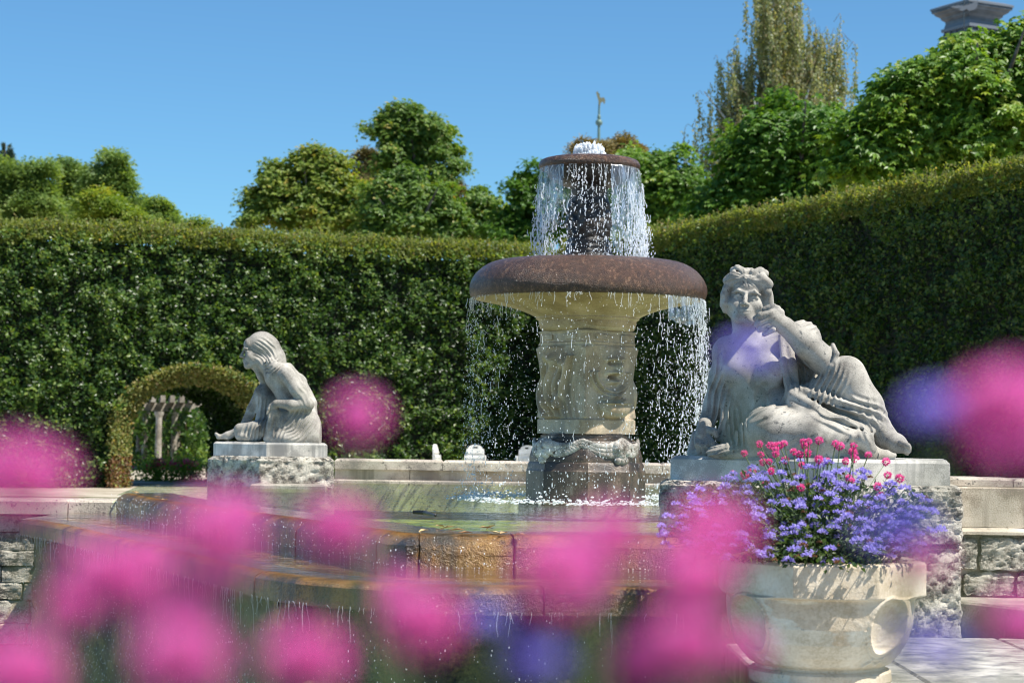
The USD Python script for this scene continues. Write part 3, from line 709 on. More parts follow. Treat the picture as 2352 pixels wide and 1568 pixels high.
# upper basin: outer edge of its rim as the photograph shows it, then round the back out of sight
RIM = [pxy(267, 1133, WATER_Z), pxy(355, 1151, WATER_Z), pxy(575, 1181, WATER_Z), pxy(800, 1212, WATER_Z), pxy(890, 1226, WATER_Z), pxy(935, 1230, WATER_Z), pxy(1010, 1231, WATER_Z), pxy(1300, 1234, WATER_Z), (0.95, 9.75), (1.55, 9.9)]
WALL_Y = 20.35
BACK = [(1.5, 11.2), (2.3, 13.0), (4.4, 18.0), (4.0, WALL_Y + 0.1), (-2.4, WALL_Y + 0.1), (-3.4, 18.4)]
basin = Polygon(RIM + BACK)
RW = 0.42      # width of the rim
near_line = LineString(RIM)
rim_zone = near_line.buffer(RW, single_sided=True, join_style=2) if near_line.buffer(RW, single_sided=True).intersects(Point(0.5, 12).buffer(2.8)) else near_line.buffer(-RW, single_sided=True, join_style=2)
rim_zone = max(getattr(near_line.buffer(RW, join_style=2, cap_style=2).intersection(basin.buffer(0.001)), 'geoms', [near_line.buffer(RW, join_style=2, cap_style=2).intersection(basin.buffer(0.001))]), key=lambda q: q.area)
inner = basin.difference(near_line.buffer(RW - 0.02, join_style=2, cap_style=2))
inner = max(getattr(inner, 'geoms', [inner]), key=lambda q: q.area)


def sheet(poly, z):
    v, f = trimesh.creation.triangulate_polygon(poly, engine='earcut')
    a, b, c = v[f[:, 0]], v[f[:, 1]], v[f[:, 2]]
    cr_ = (b[:, 0] - a[:, 0]) * (c[:, 1] - a[:, 1]) - (b[:, 1] - a[:, 1]) * (c[:, 0] - a[:, 0])
    f[cr_ < 0] = f[cr_ < 0][:, ::-1]
    return np.c_[v, np.full(len(v), z)], f


obj('pool_floor', sheet(basin.buffer(-0.05), 0.22), 'pool_floor', kind='structure')
obj('pool_water', sheet(inner.buffer(0.0), WATER_Z - 0.012), 'pool_water', kind='structure')

rng = np.random.default_rng(21)
pb = thing('fountain_basin', 'wet brown two stepped stone basin rim with water running over its edges', 'basin')
# the rim cut into its stones along the run of the edge
L = near_line.length
cuts = [0, 1.55, 3.15, 4.7, 6.05, near_line.project(Point(pxy(868, 1222, WATER_Z))), near_line.project(Point(pxy(962, 1231, WATER_Z))), near_line.project(Point(pxy(1180, 1232, WATER_Z))), near_line.project(Point((0.9, 9.8))), L]
cuts = sorted(c for c in cuts if 0 <= c <= L)
if 'DBG' in globals(): print(cuts, L, RIM)
from shapely.ops import substring
cuts = [c for i, c in enumerate(cuts) if i == 0 or c - cuts[i - 1] > 0.15]
for i in range(len(cuts) - 1):
    seg = substring(near_line, cuts[i] + 0.002, cuts[i + 1] - 0.002)
    zone = seg.buffer(RW, join_style=2, cap_style=2).intersection(basin)
    zone = max(getattr(zone, 'geoms', [zone]), key=lambda q: q.area).buffer(-0.01, join_style=1).buffer(0.01, join_style=1, quad_segs=3).simplify(0.004)
    m = rough(prism(zone, -0.05, WATER_Z + 0.004), 0.055, 0.008, 5.0, 30 + i)
    v = m[0]
    # rounded outer lip: lower the top near the outer edge
    d = np.array([near_line.distance(Point(x, y)) for x, y in v[:, :2]])
    lip = np.clip(1 - d / 0.09, 0, 1) ** 2 * 0.055
    v[:, 2] -= np.where(v[:, 2] > WATER_Z - 0.06, lip, 0)
    fn = np.cross(v[m[1][:, 1]] - v[m[1][:, 0]], v[m[1][:, 2]] - v[m[1][:, 0]]); fn = unit(fn)
    obj('rim_stone', (v, m[1]), 'algae_stone', pb, smooth=55)
# thin film of water on the rim
film = rim_zone.buffer(-0.06, join_style=2)
film = max(getattr(film, 'geoms', [film]), key=lambda q: q.area)
obj('running_water', sheet(film, WATER_Z + 0.012), 'rim_film', pb)

# lower basin
LOW = [pxy(44, 1191, LOWER_Z), pxy(135, 1206, LOWER_Z), pxy(330, 1252, LOWER_Z), pxy(595, 1315, LOWER_Z), pxy(680, 1327, LOWER_Z), pxy(755, 1334, LOWER_Z), pxy(835, 1340, LOWER_Z), pxy(915, 1345, LOWER_Z), pxy(1176, 1350, LOWER_Z), pxy(1458, 1352, LOWER_Z), pxy(1672, 1353, LOWER_Z)]
lowline = LineString(LOW)
lower = Polygon(LOW + [(1.02, 9.9), (1.6, 10.0)] + [(x, y) for x, y in near_line.parallel_offset(0.1, 'left').coords][::(1 if near_line.parallel_offset(0.1, 'left').coords[0][0] > 0 else -1)] + [(-3.45, 15.6)])
if not lower.is_valid:
    lower = lower.buffer(0)
    lower = max(getattr(lower, 'geoms', [lower]), key=lambda q: q.area)
lw = 0.26
cl = [0, 1.2, 2.7, 4.2, 5.55, lowline.project(Point(pxy(880, 1343, LOWER_Z))), lowline.project(Point(pxy(1250, 1351, LOWER_Z))), lowline.length]
for i in range(len(cl) - 1):
    seg = substring(lowline, cl[i] + 0.004, cl[i + 1] - 0.004)
    zone = seg.buffer(lw, join_style=2, cap_style=2).intersection(lower)
    zone = max(getattr(zone, 'geoms', [zone]), key=lambda q: q.area).simplify(0.003)
    m = rough(prism(zone, LOWER_Z - 0.115, LOWER_Z + 0.0), 0.045, 0.006, 6.0, 60 + i)
    v = m[0]; d = np.array([lowline.distance(Point(x, y)) for x, y in v[:, :2]])
    v[:, 2] -= np.where(v[:, 2] > LOWER_Z - 0.03, np.clip(1 - d / 0.05, 0, 1) ** 2 * 0.025, 0)
    obj('lower_rim_stone', m, 'algae_stone', pb, smooth=55)
low_in = lower.difference(lowline.buffer(lw - 0.03, join_style=2, cap_style=2))
low_in = max(getattr(low_in, 'geoms', [low_in]), key=lambda q: q.area)
obj('lower_floor', sheet(low_in, LOWER_Z - 0.05), 'brown_floor', pb)
obj('lower_water', sheet(low_in, LOWER_Z - 0.004), 'shallow_water', pb)
lf = lower.intersection(lowline.buffer(lw - 0.02, join_style=2, cap_style=2)).buffer(-0.035)
lf = max(getattr(lf, 'geoms', [lf]), key=lambda q: q.area)
obj('running_water', sheet(lf, LOWER_Z + 0.010), 'rim_film', pb)
# the mossy wall below the lower rim, of rough courses
wall_line = substring(LineString(lowline.parallel_offset(0.10, 'left').coords), 0.02, 50)
base_poly = Polygon(list(wall_line.coords) + [(0.9, 9.6), (-2.8, 15.3)]) if wall_line.coords[0][0] < 0 else Polygon(list(wall_line.coords)[::-1] + [(0.9, 9.6), (-2.8, 15.3)])
if not base_poly.is_valid:
    base_poly = base_poly.buffer(0); base_poly = max(getattr(base_poly, 'geoms', [base_poly]), key=lambda q: q.area)
obj('mossy_wall', rough(prism(base_poly, LOW_Z, LOWER_Z - 0.116), 0.09, 0.03, 6.0, 5, pits=0.02), 'moss_wall', pb, smooth=60)
# a mossy stone footing at the bottom where the drips land
foot_line = substring(LineString(lowline.parallel_offset(-0.10, 'left').coords), 6.35, 50)
fz = foot_line.buffer(0.16, join_style=2, cap_style=2)
obj('mossy_footing', rough(prism(fz, LOW_Z, 0.02), 0.06, 0.05, 7.0, 8, pits=0.03), 'moss_wall', pb, smooth=60)

# strands of water falling from the lower rim, and drips on the upper step
st, dc, dr_, ds = [], [], [], []
lipline = lowline.parallel_offset(-0.02, 'left') if True else lowline
lipline = LineString(lipline.coords)
for k in range(520):
    s = rng.random() * lipline.length
    p = np.array(lipline.interpolate(s).coords[0])
    z0 = LOWER_Z - 0.10; ln = 0.02 + 0.16 * rng.random() ** 2
    if rng.random() < 0.4:
        w = rng.normal(0, 0.004, (4, 2)).cumsum(0)
        st.append(tube([[p[0] + w[j, 0], p[1] + w[j, 1], z0 - ln * j / 3] for j in range(4)], [0.0009, 0.0008, 0.0007, 0.0005], 4))
    for j in range(5):
        zz1 = z0 - ln - rng.random() ** 0.8 * 0.75
        dc.append([p[0] + rng.normal(0, 0.012), p[1] + rng.normal(0, 0.03), zz1]); dr_.append(0.0014 + 0.0018 * rng.random() ** 2); ds.append([1, 1, 1.5 + rng.random()])
drip = thing('dripping_water', 'thin strands and drops of water falling from the lower basin rim', 'water')
obj('strands', join(st), 'water_drop', drip, kind='stuff')
obj('drops', spheres(dc, dr_, 0, ds), 'water_drop', drip, smooth=True, kind='stuff')
dc, dr_, ds = [], [], []
for k in range(900):
    s = rng.random() * near_line.length
    p = np.array(near_line.interpolate(s).coords[0]); q = np.array(near_line.interpolate(min(s + 0.05, near_line.length)).coords[0])
    n_ = np.array([(q - p)[1], -(q - p)[0]]); n_ = n_ / (np.linalg.norm(n_) + 1e-9)
    if Polygon(basin).contains(Point(p + n_ * 0.1)):
        n_ = -n_
    p = p + n_ * (0.012 + 0.03 * rng.random())
    dc.append([p[0], p[1], LOWER_Z + 0.15 * rng.random() ** 2]); dr_.append(0.0015 + 0.0022 * rng.random() ** 2); ds.append([1, 1, 1 + rng.random()])
drip2 = obj('splash_drops', spheres(dc, dr_, 0, ds), 'water_drop', drip, smooth=True, kind='stuff')

# back wall of the pool: coping stones over a course of ashlar, and the pale ledge at the water line
bw = thing('pool_wall', 'low pale stone wall behind the pool with a coping of long slabs', 'wall')
xl, xr = at(768, 1100, WALL_Y)[0], at(1750, 1100, WALL_Y)[0]
TOPZ = at(1000, 1057, WALL_Y)[2]; MIDZ = at(1000, 1080, WALL_Y)[2]
x = xl
while x < xr:
    w = 1.05 + 0.2 * rng.random()
    obj('coping_stone', rough(box(x + 0.003, min(x + w, xr) - 0.003, WALL_Y - 0.035, WALL_Y + 0.42, MIDZ + 0.002, TOPZ + 0.004 * rng.random(), 0.02), 0.12, 0.006, 7, int(rng.integers(99))), 'coping_stone', bw, smooth=40)
    x += w
x = xl
while x < xr:
    w = 0.72 + 0.12 * rng.random()
    obj('stone', rough(box(x + 0.003, min(x + w, xr) - 0.003, WALL_Y + 0.004 * rng.random(), WALL_Y + 0.38, 0.15, MIDZ), 0.14, 0.004, 7, int(rng.integers(99))), 'wall_stone', bw, smooth=40)
    x += w
obj('ledge', rough(box(xl - 1, xr, WALL_Y - 0.16, WALL_Y - 0.002, 0.3, WATER_Z + 0.022, 0.01), 0.12, 0.006, 6, 3), 'coping_stone', bw, smooth=40)

# left retaining wall: a coping slab over rough courses
lwall = thing('stone_wall', 'rough coursed stone wall with a smooth coping at the left edge beside the basin', 'wall')
YL = 15.6
x0 = at(-420, 1200, YL)[0]; x1 = at(300, 1200, YL)[0]
ct, cbm = at(130, 1147, YL)[2], at(130, 1181, YL)[2]
xs = [x0, at(-160, 1160, YL)[0], at(160, 1160, YL)[0], x1]
for a, b_ in zip(xs[:-1], xs[1:]):
    obj('coping_stone', rough(box(a + 0.004, b_ - 0.004, YL - 0.06, YL + 0.5, cbm + 0.003, ct, 0.015), 0.1, 0.005, 6, int(rng.integers(99))), 'coping_stone', lwall, smooth=40)
rows = [1181, 1222, 1264, 1300, 1338, 1378, 1432, 1480]
for r_i, (ya, yb) in enumerate(zip(rows[:-1], rows[1:])):
    za, zb = at(30, ya, YL)[2], at(30, yb, YL)[2]
    x = x0 - rng.random() * 0.3
    while x < x1 - 0.3:
        w = 0.38 + 0.4 * rng.random()
        obj('stone', rough(box(x + 0.008, x + w - 0.008, YL + 0.03 * rng.random(), YL + 0.3, max(zb, LOW_Z) + 0.006, za, 0.012), 0.03, 0.02, 13, int(rng.integers(999))), 'rough_stone', lwall, smooth=50)
        x += w
obj('mortar', box(x0, x1 - 0.1, YL + 0.1, YL + 0.29, LOW_Z, cbm), 'damp_stone', lwall)
# dry turf strip behind it
obj('turf', sheet(Polygon([(-9, YL + 0.45), (-3.1, YL + 0.45), (-3.4, 18), (-9, 18)]), cbm + 0.06), 'turf', kind='structure')

# right retaining wall in front of the shaded hedge
rw = thing('stone_wall', 'pale stone wall at the right edge with rough lower courses and a dark coping', 'wall')
YR = 11.0
xa, xb = at(2120, 1200, YR)[0], at(2560, 1200, YR)[0]
zc = [at(2280, y, YR)[2] for y in (1098, 1119, 1212, 1227, 1311, 1371)]
obj('coping_stone', rough(box(xa, xa + 0.52, YR + 0.10, YR + 0.55, zc[1] + 0.003, zc[0], 0.012), 0.05, 0.006, 8, 2), 'coping_stone', rw, smooth=40)
obj('coping_stone', rough(box(xa + 0.526, xb, YR + 0.10, YR + 0.55, zc[1] + 0.003, zc[0] - 0.006, 0.012), 0.05, 0.006, 8, 12), 'coping_stone', rw, smooth=40)
obj('smooth_stone', rough(box(xa, xb, YR, YR + 0.5, zc[2] + 0.003, zc[1], 0.006), 0.05, 0.004, 8, 3), 'wall_stone', rw, smooth=40)
obj('moulding', rough(box(xa, xb, YR - 0.035, YR + 0.4, zc[3], zc[2], 0.02), 0.04, 0.003, 8, 4), 'wall_stone', rw, smooth=40)
for (za, zb, joints) in ((zc[3], zc[4], [2120, 2247, 2400, 2560]), (zc[4], zc[5], [2120, 2210, 2332, 2450, 2560])):
    for a, b_ in zip(joints[:-1], joints[1:]):
        pa, pb_ = at(a, 1290, YR)[0], at(b_, 1290, YR)[0]
        obj('rough_stone', rough(box(pa + 0.009, pb_ - 0.009, YR - 0.02, YR + 0.3, zb + 0.008, za - 0.012, 0.02), 0.02, 0.022, 14, int(rng.integers(999)), pits=0.015), 'rough_stone', rw, smooth=50)
obj('mortar', box(xa, xb, YR + 0.035, YR + 0.29, zc[5] - 0.02, zc[3]), 'wall_stone', rw)

# a long step in front of it, its side in shade, on a course of rough stones
YS = 10.35
zs_ = at(2280, 1372, YR - 0.05)[2]
step = thing('stone_step', 'long stone step slab at the right edge with a damp dark side', 'step')
edge = [at_z(2090, 1371, zs_), at_z(2230, 1383, zs_), at_z(2352, 1396, zs_), at_z(2560, 1420, zs_)]
poly = [(p[0], p[1]) for p in edge] + [(edge[-1][0] + 0.3, YR - 0.022), (edge[0][0] - 0.3, YR - 0.022)]
obj('slab', rough(prism(poly, zs_ - 0.2, zs_, 0.012), 0.06, 0.005, 7, 4), 'damp_side', step, smooth=40)
e2 = [(p[0] + 0.05, p[1] + 0.04) for p in edge]
for i in range(3):
    q = Polygon([e2[i], (e2[i + 1][0] - 0.012, e2[i + 1][1]), (e2[i + 1][0] - 0.012, e2[i + 1][1] + 0.3), (e2[i][0], e2[i][1] + 0.3)])
    obj('rough_stone', rough(prism(q, 0.0, zs_ - 0.203, 0.01), 0.03, 0.02, 13, 20 + i, pits=0.015), 'rough_stone', step, smooth=50)

# paved terrace under the planter, its slabs laid side by side
terr = thing('terrace', 'pale stone paving under the cream flower pot', 'paving')
tag(terr, kind='structure')
xs = [1.06, 1.75, 2.5, 3.3, 4.1]; ys = [6.9, 7.75, 8.6, 9.5, 10.25]
for i in range(len(xs) - 1):
    for j in range(len(ys) - 1):
        obj('slab', rough(box(xs[i] + 0.004, xs[i + 1] - 0.004, ys[j] + 0.004, ys[j + 1] - 0.004, -0.06, 0.08, 0.01), 0.2, 0.004, 5, i * 7 + j), 'plinth_stone', terr, smooth=40)
obj('terrace_base', box(1.07, 4.09, 6.91, 11.29, LOW_Z, -0.061), 'damp_stone', terr)

# ------------------------------------------------------------------ fountain
YF = 15.4
AX = at(1345, 1100, YF); FX, FY = float(AX[0]), YF
KF = YF / F


def fz_(y):
    return float(at(1345, y, YF)[2])


def fr(px):
    return px * KF


fo = thing('fountain', 'tall stone fountain with two wet brown bowls on a carved column', 'fountain', (FX, FY, 0))


def prof(pairs, smooth_n=0):
    p = [(fr(r), fz_(y)) for r, y in pairs]
    return smooth_profile(p, smooth_n) if smooth_n else p


oct8 = lambda a: 1.0 / np.maximum.reduce([np.cos((a - math.radians(22) - k * math.pi / 4)) for k in range(8)]) ** 0.75 * 0.965
SQO = 0.85
sq = lambda a: (np.abs(np.cos(a + SQO)) ** 5 + np.abs(np.sin(a + SQO)) ** 5) ** (-1 / 5.0) * 0.94
P_ = lambda *a, **k: lathe(*a, **k)
# pedestal of joined blocks
for k in range(8):
    a0 = math.radians(22 + 45 * k - 22.5)
    aa = np.linspace(a0 + 0.004, a0 + math.pi / 4 - 0.004, 7)
    prf = np.array(prof([(133, 1180), (134, 1090), (134, 1081), (131, 1076), (130, 1066), (126, 1060)]))
    rr_ = oct8(aa)
    Vv = np.stack([prf[:, None, 0] * np.cos(aa) * rr_, prf[:, None, 0] * np.sin(aa) * rr_, np.repeat(prf[:, 1:2], 7, 1)], -1)
    inn = np.stack([0.2 * np.cos(aa), 0.2 * np.sin(aa), np.full(7, prf[-1, 1])], -1)[None]
    inb = inn.copy(); inb[..., 2] = prf[0, 1]
    Vv = np.concatenate([inb, Vv, inn], 0); nr_ = Vv.shape[0]
    i, j = np.meshgrid(np.arange(nr_ - 1), np.arange(6), indexing='ij')
    q = np.stack([i * 7 + j, i * 7 + j + 1, (i + 1) * 7 + j + 1, (i + 1) * 7 + j], -1).reshape(-1, 4)
    ends = []
    for col, flip in ((0, False), (6, True)):
        pp = Vv[:, col]; c = len(pp)
        ends.append(np.array([[0, t, t + 1] if flip else [0, t + 1, t] for t in range(1, c - 1)]) * 7 + col)
    f = np.vstack([q[:, [0, 1, 2]], q[:, [0, 2, 3]]] + ends)
    obj('pedestal_block', (Vv.reshape(-1, 3), f), 'wet_pedestal', fo, smooth=30)
obj('pedestal_shoulder', lathe(prof([(126, 1062), (127, 1050), (122, 1032), (113, 1018), (108, 1012), (108, 1007), (102, 1006), (102, 1000), (98, 999), (98, 995), (60, 994)]), 96, shape=oct8), 'wet_pedestal', fo, smooth=35)
# garland of overlapping leaves with hanging fruit on each of four sides
rg = np.random.default_rng(5)
for k in range(4):
    a_mid = math.radians(-52 + 90 * k)
    ls = []
    for side in (-1, 1):
        for t in np.linspace(0.0, 1, 15):
            a = a_mid + side * t * math.radians(44)
            big = 1.25 - 0.6 * t
            z = fz_(1026 - 9 * t + 12 * math.sin(t * math.pi))
            R = fr(118 + 4 * (1 - t))
            for w in (-1, 0, 1):
                c = np.array([R * math.cos(a), R * math.sin(a), z + w * 0.028 * big])
                v, f = ico(2, 0.05 * big, (0, 0, 0), (0.85, 0.42, 0.5 + 0.1 * rg.random()))
                v = v @ np.array([[math.cos(0.35 * w), 0, math.sin(0.35 * w)], [0, 1, 0], [-math.sin(0.35 * w), 0, math.cos(0.35 * w)]])
                v = rotz(v, math.degrees(a) + 90 + side * 12 + rg.normal(0, 6)) + c
                ls.append((v, f))
    for _ in range(30):
        a = a_mid + rg.normal(0, 0.1); z = fz_(1022 + 22 * rg.random())
        ls.append(ico(2, 0.036 + 0.014 * rg.random(), (fr(124) * math.cos(a), fr(124) * math.sin(a), z)))
    for _ in range(14):
        a = a_mid + rg.normal(0, 0.04); z = fz_(1044 + 14 * rg.random())
        ls.append(ico(2, 0.03, (fr(125) * math.cos(a), fr(125) * math.sin(a), z)))
    g = join(ls)
    obj('garland', g, 'garland_stone', fo, smooth=40)
# base block of the shaft
bb = prof([(60, 996), (97, 996), (97, 965), (94, 962), (60, 962)])
obj('shaft_base', lathe(bb, 128, shape=sq), 'shaft_stone', fo, smooth=30)

# the carved shaft: a square column with hollow sides, two masks over basins and draped figures in relief
NA, NZ = 420, 220
aa = np.arange(NA) * 2 * np.pi / NA
zz0, zz1 = fz_(963), fz_(797)
tz = np.linspace(0, 1, NZ)
base_r = fr(92) - fr(9) * np.sin(np.clip(tz, 0, 1) * np.pi) ** 1.0 + fr(4) * tz
A_, T_ = np.meshgrid(aa, tz)
R_ = np.repeat(base_r[:, None], NA, 1) * sq(A_)
px_u = lambda a0: (np.mod(A_ - a0 + np.pi, 2 * np.pi) - np.pi) * fr(92)      # metres along the face from its middle
H = zz1 - zz0


def gs(u, v, cu_, cv, su, sv):
    return np.exp(-((u - cu_) / su) ** 2 - ((v - cv) / sv) ** 2)


for k in range(4):
    a0 = -SQO + k * math.pi / 2
    # the face whose middle points this way: k even a mask and shell basin, k odd a draped figure
    u = px_u(a0); v = T_ * H
    near = np.abs(u) < fr(75)
    if k % 2 == 0:
        rel = 0.03 * gs(u, v, 0, 0.42, 0.10, 0.11)                                   # face
        rel += 0.026 * gs(u, v, 0, 0.40, 0.02, 0.05) + 0.02 * gs(u, v, -0.045, 0.455, 0.035, 0.014) + 0.02 * gs(u, v, 0.045, 0.455, 0.035, 0.014)
        rel -= 0.026 * gs(u, v, -0.045, 0.43, 0.026, 0.016) + 0.026 * gs(u, v, 0.045, 0.43, 0.026, 0.016)
        rel += 0.024 * gs(u, v, 0, 0.352, 0.06, 0.016) - 0.05 * gs(u, v, 0, 0.325, 0.04, 0.018) + 0.025 * gs(u, v, 0, 0.285, 0.07, 0.02)
        dd = np.sqrt((u / 0.16) ** 2 + ((v - 0.34) / 0.13) ** 2)
        rel += 0.02 * np.exp(-((dd - 1) / 0.09) ** 2) * (v < 0.36) + 0.013 * np.exp(-((dd - 1.25) / 0.06) ** 2) * (v < 0.36)
        rel += 0.05 * np.clip(1 - ((u / 0.15) ** 2 + ((v - 0.10) / 0.105) ** 2), 0, 1) ** 0.5 * (v < 0.125) + 0.012 * np.clip(1 - ((u / 0.16) ** 2 + ((v - 0.125) / 0.012) ** 2), 0, 1)
        for cx in (-0.09, -0.03, 0.03, 0.09):
            rel += 0.03 * gs(u, v, cx, 0.165 + 0.01 * math.cos(cx * 30), 0.026, 0.024)
    else:
        rel = 0.05 * gs(u, v, -0.02, 0.28, 0.075, 0.24) + 0.035 * gs(u, v, 0.0, 0.46, 0.04, 0.045)
        rel += 0.014 * np.sin(u * 110 + 6 * np.sin(v * 7)) * gs(u, v, -0.02, 0.22, 0.12, 0.2)
        rel += 0.03 * np.exp(-((u - 0.08 - 0.25 * (v - 0.3)) / 0.022) ** 2) * (v < 0.48) * (v > 0.08)
        rel += 0.025 * np.exp(-((u + 0.11 + 0.1 * np.sin(v * 8)) / 0.025) ** 2)
        rel += 0.03 * gs(u, v, 0.07, 0.42, 0.03, 0.05) + 0.03 * gs(u, v, -0.08, 0.12, 0.04, 0.08)
    # upright volutes at the corners
    rel += 0.03 * np.exp(-((np.abs(u) - 0.235) / 0.022) ** 2) * 0.22
    R_ = R_ + 2.3 * rel * near * np.clip(T_ / 0.03, 0, 1) * np.clip((1 - T_) / 0.03, 0, 1)
Vv = np.stack([R_ * np.cos(A_), R_ * np.sin(A_), zz0 + T_ * H], -1).reshape(-1, 3)
i, j = np.meshgrid(np.arange(NZ - 1), np.arange(NA), indexing='ij'); k2 = (j + 1) % NA
q = np.stack([i * NA + j, i * NA + k2, (i + 1) * NA + k2, (i + 1) * NA + j], -1).reshape(-1, 4)
obj('carved_shaft', (Vv, np.vstack([q[:, [0, 1, 2]], q[:, [0, 2, 3]]])), 'shaft_stone', fo, smooth=True)
obj('shaft_capital', lathe(prof([(60, 799), (91, 799), (94, 796), (96, 790), (94, 787), (94, 769), (97, 766), (97, 763), (60, 762)]), 128, shape=sq), 'shaft_stone', fo, smooth=30)
for k in range(8):      # raised panels on the capital
    fa = -SQO + (k // 2) * math.pi / 2
    off = (-0.40 if k % 2 else 0.42) * fr(94)
    v, f = arr(box(-0.062, 0.062, -0.012, 0.012, fz_(783), fz_(771), 0.004))
    v = v + [off, -fr(94) * 0.945, 0]
    obj('capital_panel', (rotz(v, math.degrees(fa) + 90), f), 'shaft_stone', fo)
# lower bowl: pale underside, rounded dark granite rim
obj('bowl_underside', lathe(smooth_profile(prof([(100, 763), (108, 757), (112, 745), (113, 738), (119, 734), (121, 729), (150, 716), (195, 703), (240, 694), (258, 690)]), 4), 128), 'under_bowl', fo, smooth=True)
RIMP = smooth_profile(prof([(257, 690), (266, 689), (271, 680), (273, 668), (270, 652), (260, 634), (242, 617), (222, 607), (205, 604), (190, 610), (170, 622), (100, 630), (40, 632)]), 5)
v, f = lathe(RIMP, 200)
v = v + unit(v * [1, 1, 0])[:, :] * ((meshkit.fbm(v * 9, 3, 2) - 0.5) * 0.012)[:, None]
obj('bowl_rim', (v, f), 'bowl_granite', fo, smooth=True)
# upper column with lobed figures
lob = lambda a: 1 + 0.0 * a
obj('upper_base', lathe(smooth_profile(prof([(40, 630), (64, 612), (65, 598), (62, 590), (56, 585), (55, 578), (52, 574), (53, 568), (50, 563), (51, 556), (46, 548)]), 3), 96, shape=lambda a: 0.97 + 0.03 * np.cos(8 * a)), 'dark_granite', fo, smooth=40)
tz = np.linspace(0, 1, 120); A2, T2 = np.meshgrid(np.arange(200) * 2 * np.pi / 200, tz)
r2 = fr(1) * np.interp(tz, [0, .1, .3, .5, .68, .8, .92, 1], [44, 47, 49, 46, 44, 40, 42, 46])[:, None] * np.ones_like(A2)
r2 = r2 * (1 + 0.13 * np.maximum(np.cos(4 * A2 + 0.6), -0.5) * np.sin(np.pi * np.clip(T2 * 1.1, 0, 1)) + 0.06 * np.cos(8 * A2) * np.sin(T2 * 26) * (T2 < 0.7) + 0.05 * (meshkit.fbm(np.stack([np.cos(A2) * 3, np.sin(A2) * 3, T2 * 7], -1), 3, 4) - 0.5) * 2)
za, zb = fz_(549), fz_(428)
Vv = np.stack([r2 * np.cos(A2), r2 * np.sin(A2), za + T2 * (zb - za)], -1).reshape(-1, 3)
i, j = np.meshgrid(np.arange(119), np.arange(200), indexing='ij'); k2 = (j + 1) % 200
q = np.stack([i * 200 + j, i * 200 + k2, (i + 1) * 200 + k2, (i + 1) * 200 + j], -1).reshape(-1, 4)
obj('upper_column', (Vv, np.vstack([q[:, [0, 1, 2]], q[:, [0, 2, 3]]])), 'dark_granite', fo, smooth=True)
up = lathe(smooth_profile(prof([(42, 432), (50, 430), (64, 426), (82, 418), (94, 408), (100, 398), (106, 391)]), 4), 96)
obj('upper_underside', up, 'dark_granite', fo, smooth=True)
v, f = lathe(smooth_profile(prof([(104, 391), (113, 391), (117, 386), (117, 379), (112, 371), (101, 367), (88, 366), (78, 370), (30, 372), (1, 372)]), 5), 128)
obj('upper_bowl', (v, f), 'bowl_granite', fo, smooth=True)
# floor slab under the pedestal, just under the water
obj('pedestal_footing', lathe(prof([(150, 1185), (150, 1151.5), (100, 1151)]), 48, shape=oct8), 'coping_stone', fo, smooth=30)

# ------------------------------------------------------------------ falling water
rg = np.random.default_rng(77)
fwt = thing('fountain_water', 'sparkling jet, sheets and drops of water falling from both fountain bowls', 'water', (FX, FY, 0))
# jet: froth thrown up in the middle of the top bowl
n = 1500
a = rg.random(n) * 6.283; h = rg.random(n) ** 1.2; rr_ = fr(40) * np.sqrt(rg.random(n)) * (1.0 - 0.22 * h ** 2)
hh_ = (fz_(330) - fz_(366)) * (0.62 + 0.5 * meshkit.noise(np.c_[np.cos(a) * rr_ * 40, np.sin(a) * rr_ * 40, h * 0], 3))
c = np.c_[rr_ * np.cos(a), rr_ * np.sin(a), fz_(367) + hh_ * h]
obj('jet', spheres(c, 0.003 + 0.010 * rg.random(n) ** 2.2, 1, np.c_[np.ones(n), np.ones(n), 0.9 + 1.6 * rg.random(n)]), 'water_drop', fwt, smooth=True, kind='stuff')


def curtain(R0, y0, y1, a_lo, a_hi, flare, seed, na=110, nz=70, cut=0.55):
    """A thin rippled sheet that falls from the rim and tears open further down."""
    A, T = np.meshgrid(np.linspace(a_lo, a_hi, na), np.linspace(0, 1, nz))
    z0, z1 = fz_(y0), fz_(y1)
    w = meshkit.fbm(np.stack([A * 14, T * 5, A * 0], -1), 3, seed) - 0.5
    R = fr(R0) + flare * np.sqrt(T) + w * 0.05 * T
    V = np.stack([R * np.cos(A), R * np.sin(A), z0 + (z1 - z0) * T], -1).reshape(-1, 3)
    i, j = np.meshgrid(np.arange(nz - 1), np.arange(na - 1), indexing='ij')
    q = np.stack([i * na + j, i * na + j + 1, (i + 1) * na + j + 1, (i + 1) * na + j], -1).reshape(-1, 4)
    tear = meshkit.fbm(np.stack([A * 9, T * 4.5, A * 0 + 3], -1), 3, seed + 9)
    edge = np.minimum((A - a_lo), (a_hi - A)) / 0.25
    ok = (tear + 0.25 * np.clip(edge, 0, 1) > cut * (0.25 + 1.15 * T)).reshape(-1)
    q = q[ok[q].all(1)]
    f = np.vstack([q[:, [0, 1, 2]], q[:, [0, 2, 3]]])
    u_, inv = np.unique(f, return_inverse=True)
    return V[u_], inv.reshape(f.shape)


D2R = math.radians
obj('water_sheet', curtain(115, 390, 560, D2R(178), D2R(238), 0.015, 3, cut=0.62), 'falling_sheet', fwt, smooth=True)
obj('water_sheet', curtain(115, 390, 590, D2R(-68), D2R(2), 0.05, 8, cut=0.52), 'falling_sheet', fwt, smooth=True)
obj('water_sheet', curtain(115, 390, 560, D2R(15), D2R(165), 0.03, 14, cut=0.66), 'falling_sheet', fwt, smooth=True)
obj('water_sheet', curtain(270, 690, 800, D2R(-52), D2R(-12), 0.03, 21, cut=0.74), 'falling_sheet', fwt, smooth=True)


